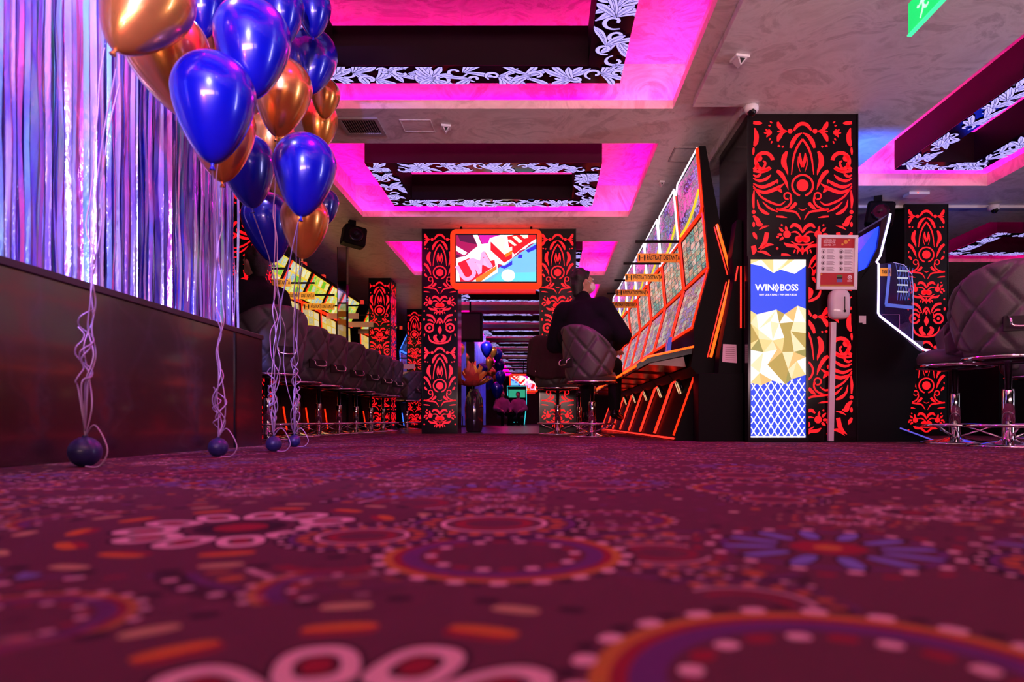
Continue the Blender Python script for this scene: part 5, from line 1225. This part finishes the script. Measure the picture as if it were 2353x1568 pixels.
# ================================================================== BEYOND THE PILLARS
t = thing('flower_vase', 'black glossy vase holding a large orange flower between the pillars', 'vase', (-1.07, 10.46, 0))
q = MB(); q.lathe([(0.10, 0), (0.12, 0.02), (0.135, 0.15), (0.145, 0.35), (0.13, 0.50), (0.09, 0.60), (0.06, 0.64), (0.065, 0.655), (0.05, 0.655), (0.045, 0.6)], 32); q.build('vase_body', mat('vase_black', (0.03, 0.012, 0.02), 0.12, coat=0.6), t, True)
fl_ = thing('artificial_flower', 'large orange and red artificial flower standing in the black vase', 'flower', (-1.09, 10.44, 0.60))
q = MB(); q.tube([(0, 0, -0.2), (0, 0, 0.1)], 0.008, 6); q.build('stem', mat('stem_green', (0.05, 0.08, 0.02), 0.6), fl_, True)
def petal(m_, L_, Wd):
    mb = MB(); vs = []; n = 6
    for j in range(n + 1):
        f = j / n; wd = Wd * math.sin(PI * min(0.97, f * 0.85 + 0.12)) ; z = 0.10 * f * f * L_ / 0.2
        for u in (-1, 0, 1): vs.append((u * wd / 2, f * L_, z + (0.02 * Wd / 0.08) * abs(u)))
    mb.add(vs, [(3 * j + i, 3 * j + i + 1, 3 * j + i + 4, 3 * j + i + 3) for j in range(n) for i in range(2)]); return mb.mesh('petal', m_, True)
PT = [petal(mat('petal_orange', (0.75, 0.26, 0.05), 0.6), 0.20, 0.10), petal(mat('petal_red', (0.6, 0.06, 0.04), 0.6), 0.19, 0.09), petal(mat('petal_amber', (0.8, 0.4, 0.06), 0.6), 0.16, 0.11)]
rnd = random.Random(2)
for ring_, (n, el) in enumerate(((13, -0.15), (12, 0.2), (11, 0.55), (8, 0.9), (5, 1.25))):
    for i in range(n):
        a = 2 * PI * i / n + ring_ * 0.3; kd = 0 if math.sin(a + 2.2) > -0.2 else 1
        if ring_ > 2 and kd == 0: kd = 2
        o = link('petal', PT[kd], fl_, 0, (0, 0, 0.10 + 0.03 * ring_)); o.rotation_euler = (el + rnd.uniform(-0.15, 0.15), rnd.uniform(-0.3, 0.3), a + rnd.uniform(-0.15, 0.15)); o.scale = (1.35, 1.25 * rnd.uniform(0.85, 1.1), 1.2)
FB = [('b', 1118, 798, 23), ('g', 1133, 806, 15), ('g', 1122, 830, 22), ('g', 1127, 856, 21), ('b', 1107, 848, 23), ('b', 1143, 812, 20), ('b', 1148, 838, 20), ('b', 1150, 864, 20), ('b', 1122, 876, 20), ('b', 1142, 892, 24), ('g', 1141, 870, 11), ('g', 1056, 800, 20), ('g', 1066, 822, 20), ('b', 1057, 846, 22)]
for i, (kd, px, py, wpx) in enumerate(FB):
    s = 86 - 3.2 * ((i * 2) % 7) * 0.8; nm = 'blue' if kd == 'b' else 'gold'
    balloon('%s balloon of the far cluster between the pillars, %s from its top' % (nm, ORD[i]) if i < 11 else 'far %s balloon beside the left slim pillar, %s from the top' % (nm, ORD[i - 11]), kd, px, py, wpx * 1.2, s, (0, 0), 'balloons of the far cluster')
t = thing('foil_curtain', 'narrow blue foil fringe hanging far behind the flower', 'curtain', (-1.95, 19.2, 0.0))
FB_ = mat('blue_foil', (0.10, 0.12, 0.9), 0.3, 0.7, emit=None, bump=0.5, bscale=30)
for i in range(16):
    q = MB(); x = 0.035 * i if i < 9 else -0.45 + 0.03 * (i - 9); z0 = 0.05 if i % 3 else 0.3; q.prism([(x, z0), (x + 0.028, z0), (x + 0.028, 2.6), (x, 2.6)], 'y', 0.01 * (i % 3), 0.01 * (i % 3) + 0.003); q.build('foil_strip', FB_, t)
t = thing('slot_machine', 'distant cyan-outlined slot machine with a green glowing screen', 'slot machine', (-1.05, 26.9, 0)); k = 1 / 58.3
def fm2(px, py): return ((px - 1187) * k, CAM_H + (968 - py) * k)
q = MB(); q.prism([fm2(1166, 977.6), fm2(1203, 977.6), fm2(1208, 886), fm2(1163, 886)], 'y', 0, 0.4); q.build('cabinet', BLACK, t)
q = MB(); q.tube([(fm2(*p)[0], -0.02, fm2(*p)[1]) for p in ((1165, 910), (1164, 888), (1208, 888), (1208, 930), (1203, 976))], 0.014, 6); q.build('neon_tube', NEON_C, t, True)
q = MB(); a, b_ = fm2(1167, 914), fm2(1205, 896); q.box(a[0], b_[0], -0.02, 0.0, a[1], b_[1]); q.build('screen', glow('green_screen', (0.03, 0.5, 0.28), 0.7), t)
for xs_ in ((1175, 1175, 1181), (1192, 1192, 1186)):
    q = MB(); q.tube([(fm2(xs_[0], 0)[0], -0.02, 0.30), (fm2(xs_[1], 0)[0], -0.02, 0.12), (fm2(xs_[2], 0)[0], -0.02, 0.12)], 0.012, 6); q.build('neon_tube', NEON_C, t, True)
t = thing('hanging_box', 'black box hanging from the ceiling behind the left slim pillar', 'loudspeaker', (-1.56, 14.3, 1.85))
q = MB(); q.box(-0.26, 0.26, 0, 0.25, 0, 0.60); q.build('case', BLACK, t, bevel=0.01)
q = MB(); q.tube([(0, 0.12, 0.60), (0, 0.12, 1.23)], 0.02, 8); q.build('hanger', BLACK, t, True)
q = MB(); q.box(-0.22, 0.22, -0.004, 0, 0.04, 0.56); q.build('grille', INK, t)

# ================================================================== CEILING FIXTURES
t = thing('air_vent', 'square louvred air vent in the ceiling beam beside the balloons', 'air vent', (-1.54, 5.77, 2.66)); VM = mat('vent_metal', (0.35, 0.28, 0.28), 0.5)
for bx in ((-0.17, 0.17, -0.165, -0.135), (-0.17, 0.17, 0.135, 0.165), (-0.17, -0.14, -0.135, 0.135), (0.14, 0.17, -0.135, 0.135)):
    q = MB(); q.box(*bx, -0.012, 0); q.build('frame_bar', VM, t)
for i in range(14):
    x = -0.13 + 0.02 * i; q = MB(); q.prism([(x, -0.001), (x + 0.003, -0.001), (x + 0.013, -0.010), (x + 0.010, -0.010)], 'y', -0.135, 0.135); q.build('slat', VM, t)
q = MB(); q.box(-0.14, 0.14, -0.135, 0.135, -0.001, 0.0); q.build('dark_backing', INK, t)
for i, (lab, x, y, z, r) in enumerate((('white motion sensor on the ceiling beam above the hanging screen', -0.83, 5.77, 2.66, 0.042), ('white motion sensor on the ceiling near the broad pillar', 1.31, 4.57, 2.60, 0.05), ('small motion sensor on the ceiling above the right machines', 1.22, 7.1, 2.66, 0.03))):
    t = thing('motion_sensor', lab, 'sensor', (x, y, z), 0.2, 'motion sensors')
    q = MB(); q.prism([(-r, -r), (r, -r), (r, r), (-r, r)], 'z', -0.018, 0); q.build('base', WHITEP, t, bevel=0.004)
    q = MB(); q.add([(-r * .7, -r * .8, -0.018), (r * .7, -r * .8, -0.018), (r * .7, r * .8, -0.018), (-r * .7, r * .8, -0.018), (0, -r * .3, -0.06), (0, r * .5, -0.06)], [(0, 1, 4), (1, 2, 5, 4), (2, 3, 5), (3, 0, 4, 5)]); q.build('lens', mat('sensor_grey', (0.6, 0.55, 0.56), 0.3), t)
    q = MB(); q.add([(-r * .4, -r * .81, -0.022), (r * .4, -r * .81, -0.022), (0, -r * .45, -0.05)], [(0, 1, 2)]); q.build('dark_window', INK, t)
def dome(lab, x, y, z, r):
    t = thing('dome_camera', lab, 'camera', (x, y, z), 0, 'dome cameras')
    q = MB(); q.lathe([(r * 0.9, 0), (r, -0.01), (r, -r * 0.7), (r * 0.75, -r * 1.0), (r * 0.6, -r * 1.02)], 24); q.build('housing', WHITEP, t, True)
    q = MB(); q.ball((0, -r * 0.25, -r * 0.95), r * 0.62, 16, 10); q.build('lens_dome', GLOSSB, t, True)
    q = MB(); q.lathe([(0.0, 0.0), (r * 0.25, 0.0), (r * 0.22, r * 0.14), (0.0, r * 0.14)], 14); q.build('lens', INK, t, True, loc=(0, -r * 0.8, -r * 1.05), rot=(PI / 2, 0, 0))
dome('white dome camera at the top left of the broad pillar', 1.60, 5.27, 2.60, 0.055)
dome('white dome camera right of the broad pillar, above the blue machine', 3.79, 7.62, 2.575, 0.055)
dome('white dome camera right of the far right pillar', 5.02, 7.62, 2.575, 0.06)
t = thing('access_point', 'flat white access point with red light on the right ceiling', 'access point', (3.98, 7.3, 2.60)); q = MB(); q.box(-0.11, 0.11, -0.07, 0.07, -0.03, 0); q.build('housing', WHITEP, t, bevel=0.008)
q = MB(); q.ball((-0.02, -0.072, -0.016), 0.007, 8, 6); q.build('status_light', glow('status_red', (1, 0.05, 0.03), 3), t, True)
t = thing('ceiling_hatch', 'closed square hatch in the dark ceiling above the first right machine', 'hatch', (1.33, 6.38, 2.66)); 
for bx in ((-0.14, 0.14, -0.17, -0.155), (-0.14, 0.14, 0.155, 0.17), (-0.14, -0.125, -0.155, 0.155), (0.125, 0.14, -0.155, 0.155)):
    q = MB(); q.box(*bx, -0.008, 0); q.build('frame_bar', VM, t)
q = MB(); q.box(-0.124, 0.124, -0.154, 0.154, -0.004, 0); q.build('cover', CEIL, t)
t = thing('ceiling_hatch', 'faint square hatch in the ceiling beam beside the louvred vent', 'hatch', (-1.07, 5.77, 2.66))
for bx in ((-0.13, 0.13, -0.12, -0.113), (-0.13, 0.13, 0.113, 0.12), (-0.13, -0.123, -0.113, 0.113), (0.123, 0.13, -0.113, 0.113)):
    q = MB(); q.box(*bx, -0.004, 0); q.build('frame_bar', CEIL, t)
# exit sign
t = thing('exit_sign', 'green lit emergency exit sign hanging from the ceiling at the top edge', 'exit sign', (2.02, 3.56, 2.30))
EG = glow('exit_green', (0.0, 0.75, 0.16), 1.1); q = MB(); q.box(-0.008, 0.008, -0.21, 0.21, 0, 0.17); q.build('plate', EG, t)
q = MB(); q.box(-0.012, 0.012, -0.215, 0.215, -0.008, 0.0); q.build('edge_rail', glow('exit_green_edge', (0.05, 0.9, 0.35), 1.3), t)
f = Flat(); f.disc((0.08, 0.135), 0.014); f.stroke([(0.075, 0.115), (0.06, 0.07), (0.09, 0.02)], [0.010, 0.010, 0.007], 0, 3); f.stroke([(0.06, 0.07), (0.03, 0.05), (0.01, 0.06)], [0.009, 0.008, 0.006], 0, 3); f.stroke([(0.045, 0.09), (0.07, 0.112), (0.10, 0.09), (0.12, 0.10)], [0.006, 0.008, 0.006], 0, 3)
f.stroke([(-0.02, 0.085), (-0.13, 0.085)], [0.010, 0.010], 0, 2); f.poly([(-0.12, 0.12), (-0.17, 0.085), (-0.12, 0.05)])
f.to(lambda u, v, h: (-0.0095, u, v)).build('running_man_symbol', glow('exit_white', (0.5, 1.0, 0.65), 1.2), t)
for y in (-0.15, 0.15):
    q = MB(); q.tube([(0, y, 0.17), (0, y, 0.30)], 0.004, 6); q.build('hanger', CHROME, t, True)
def spot(lab, x, y, z, a):
    t = thing('ceiling_speaker', lab, 'loudspeaker', (x, y, z), a, 'black ceiling units')
    q = MB(); q.box(-0.04, 0.04, -0.04, 0.04, -0.06, 0); q.build('mount', BLACK, t)
    q = MB(); q.tube([(0, 0, -0.06), (0, 0, -0.13)], 0.018, 8); q.build('arm', BLACK, t, True)
    q = MB(); q.prism([(-0.14, -0.10), (0.14, -0.14), (0.17, 0.10), (-0.10, 0.14)], 'y', -0.12, 0.10); b_ = q.build('body', BLACK, t, bevel=0.03, loc=(0, 0, -0.20))
    q = MB(); q.lathe([(0.09, 0), (0.095, 0.012), (0.07, 0.016), (0.0, 0.006)], 20); q.build('front_grille', GLOSSB, b_, True, loc=(0.02, -0.12, 0.0), rot=(PI / 2, 0, 0))
spot('black ceiling loudspeaker hanging right of the balloons', -2.39, 8.5, 2.66, 0.5)
spot('black ceiling loudspeaker behind the broad pillar', 3.62, 7.4, 2.60, -0.4)
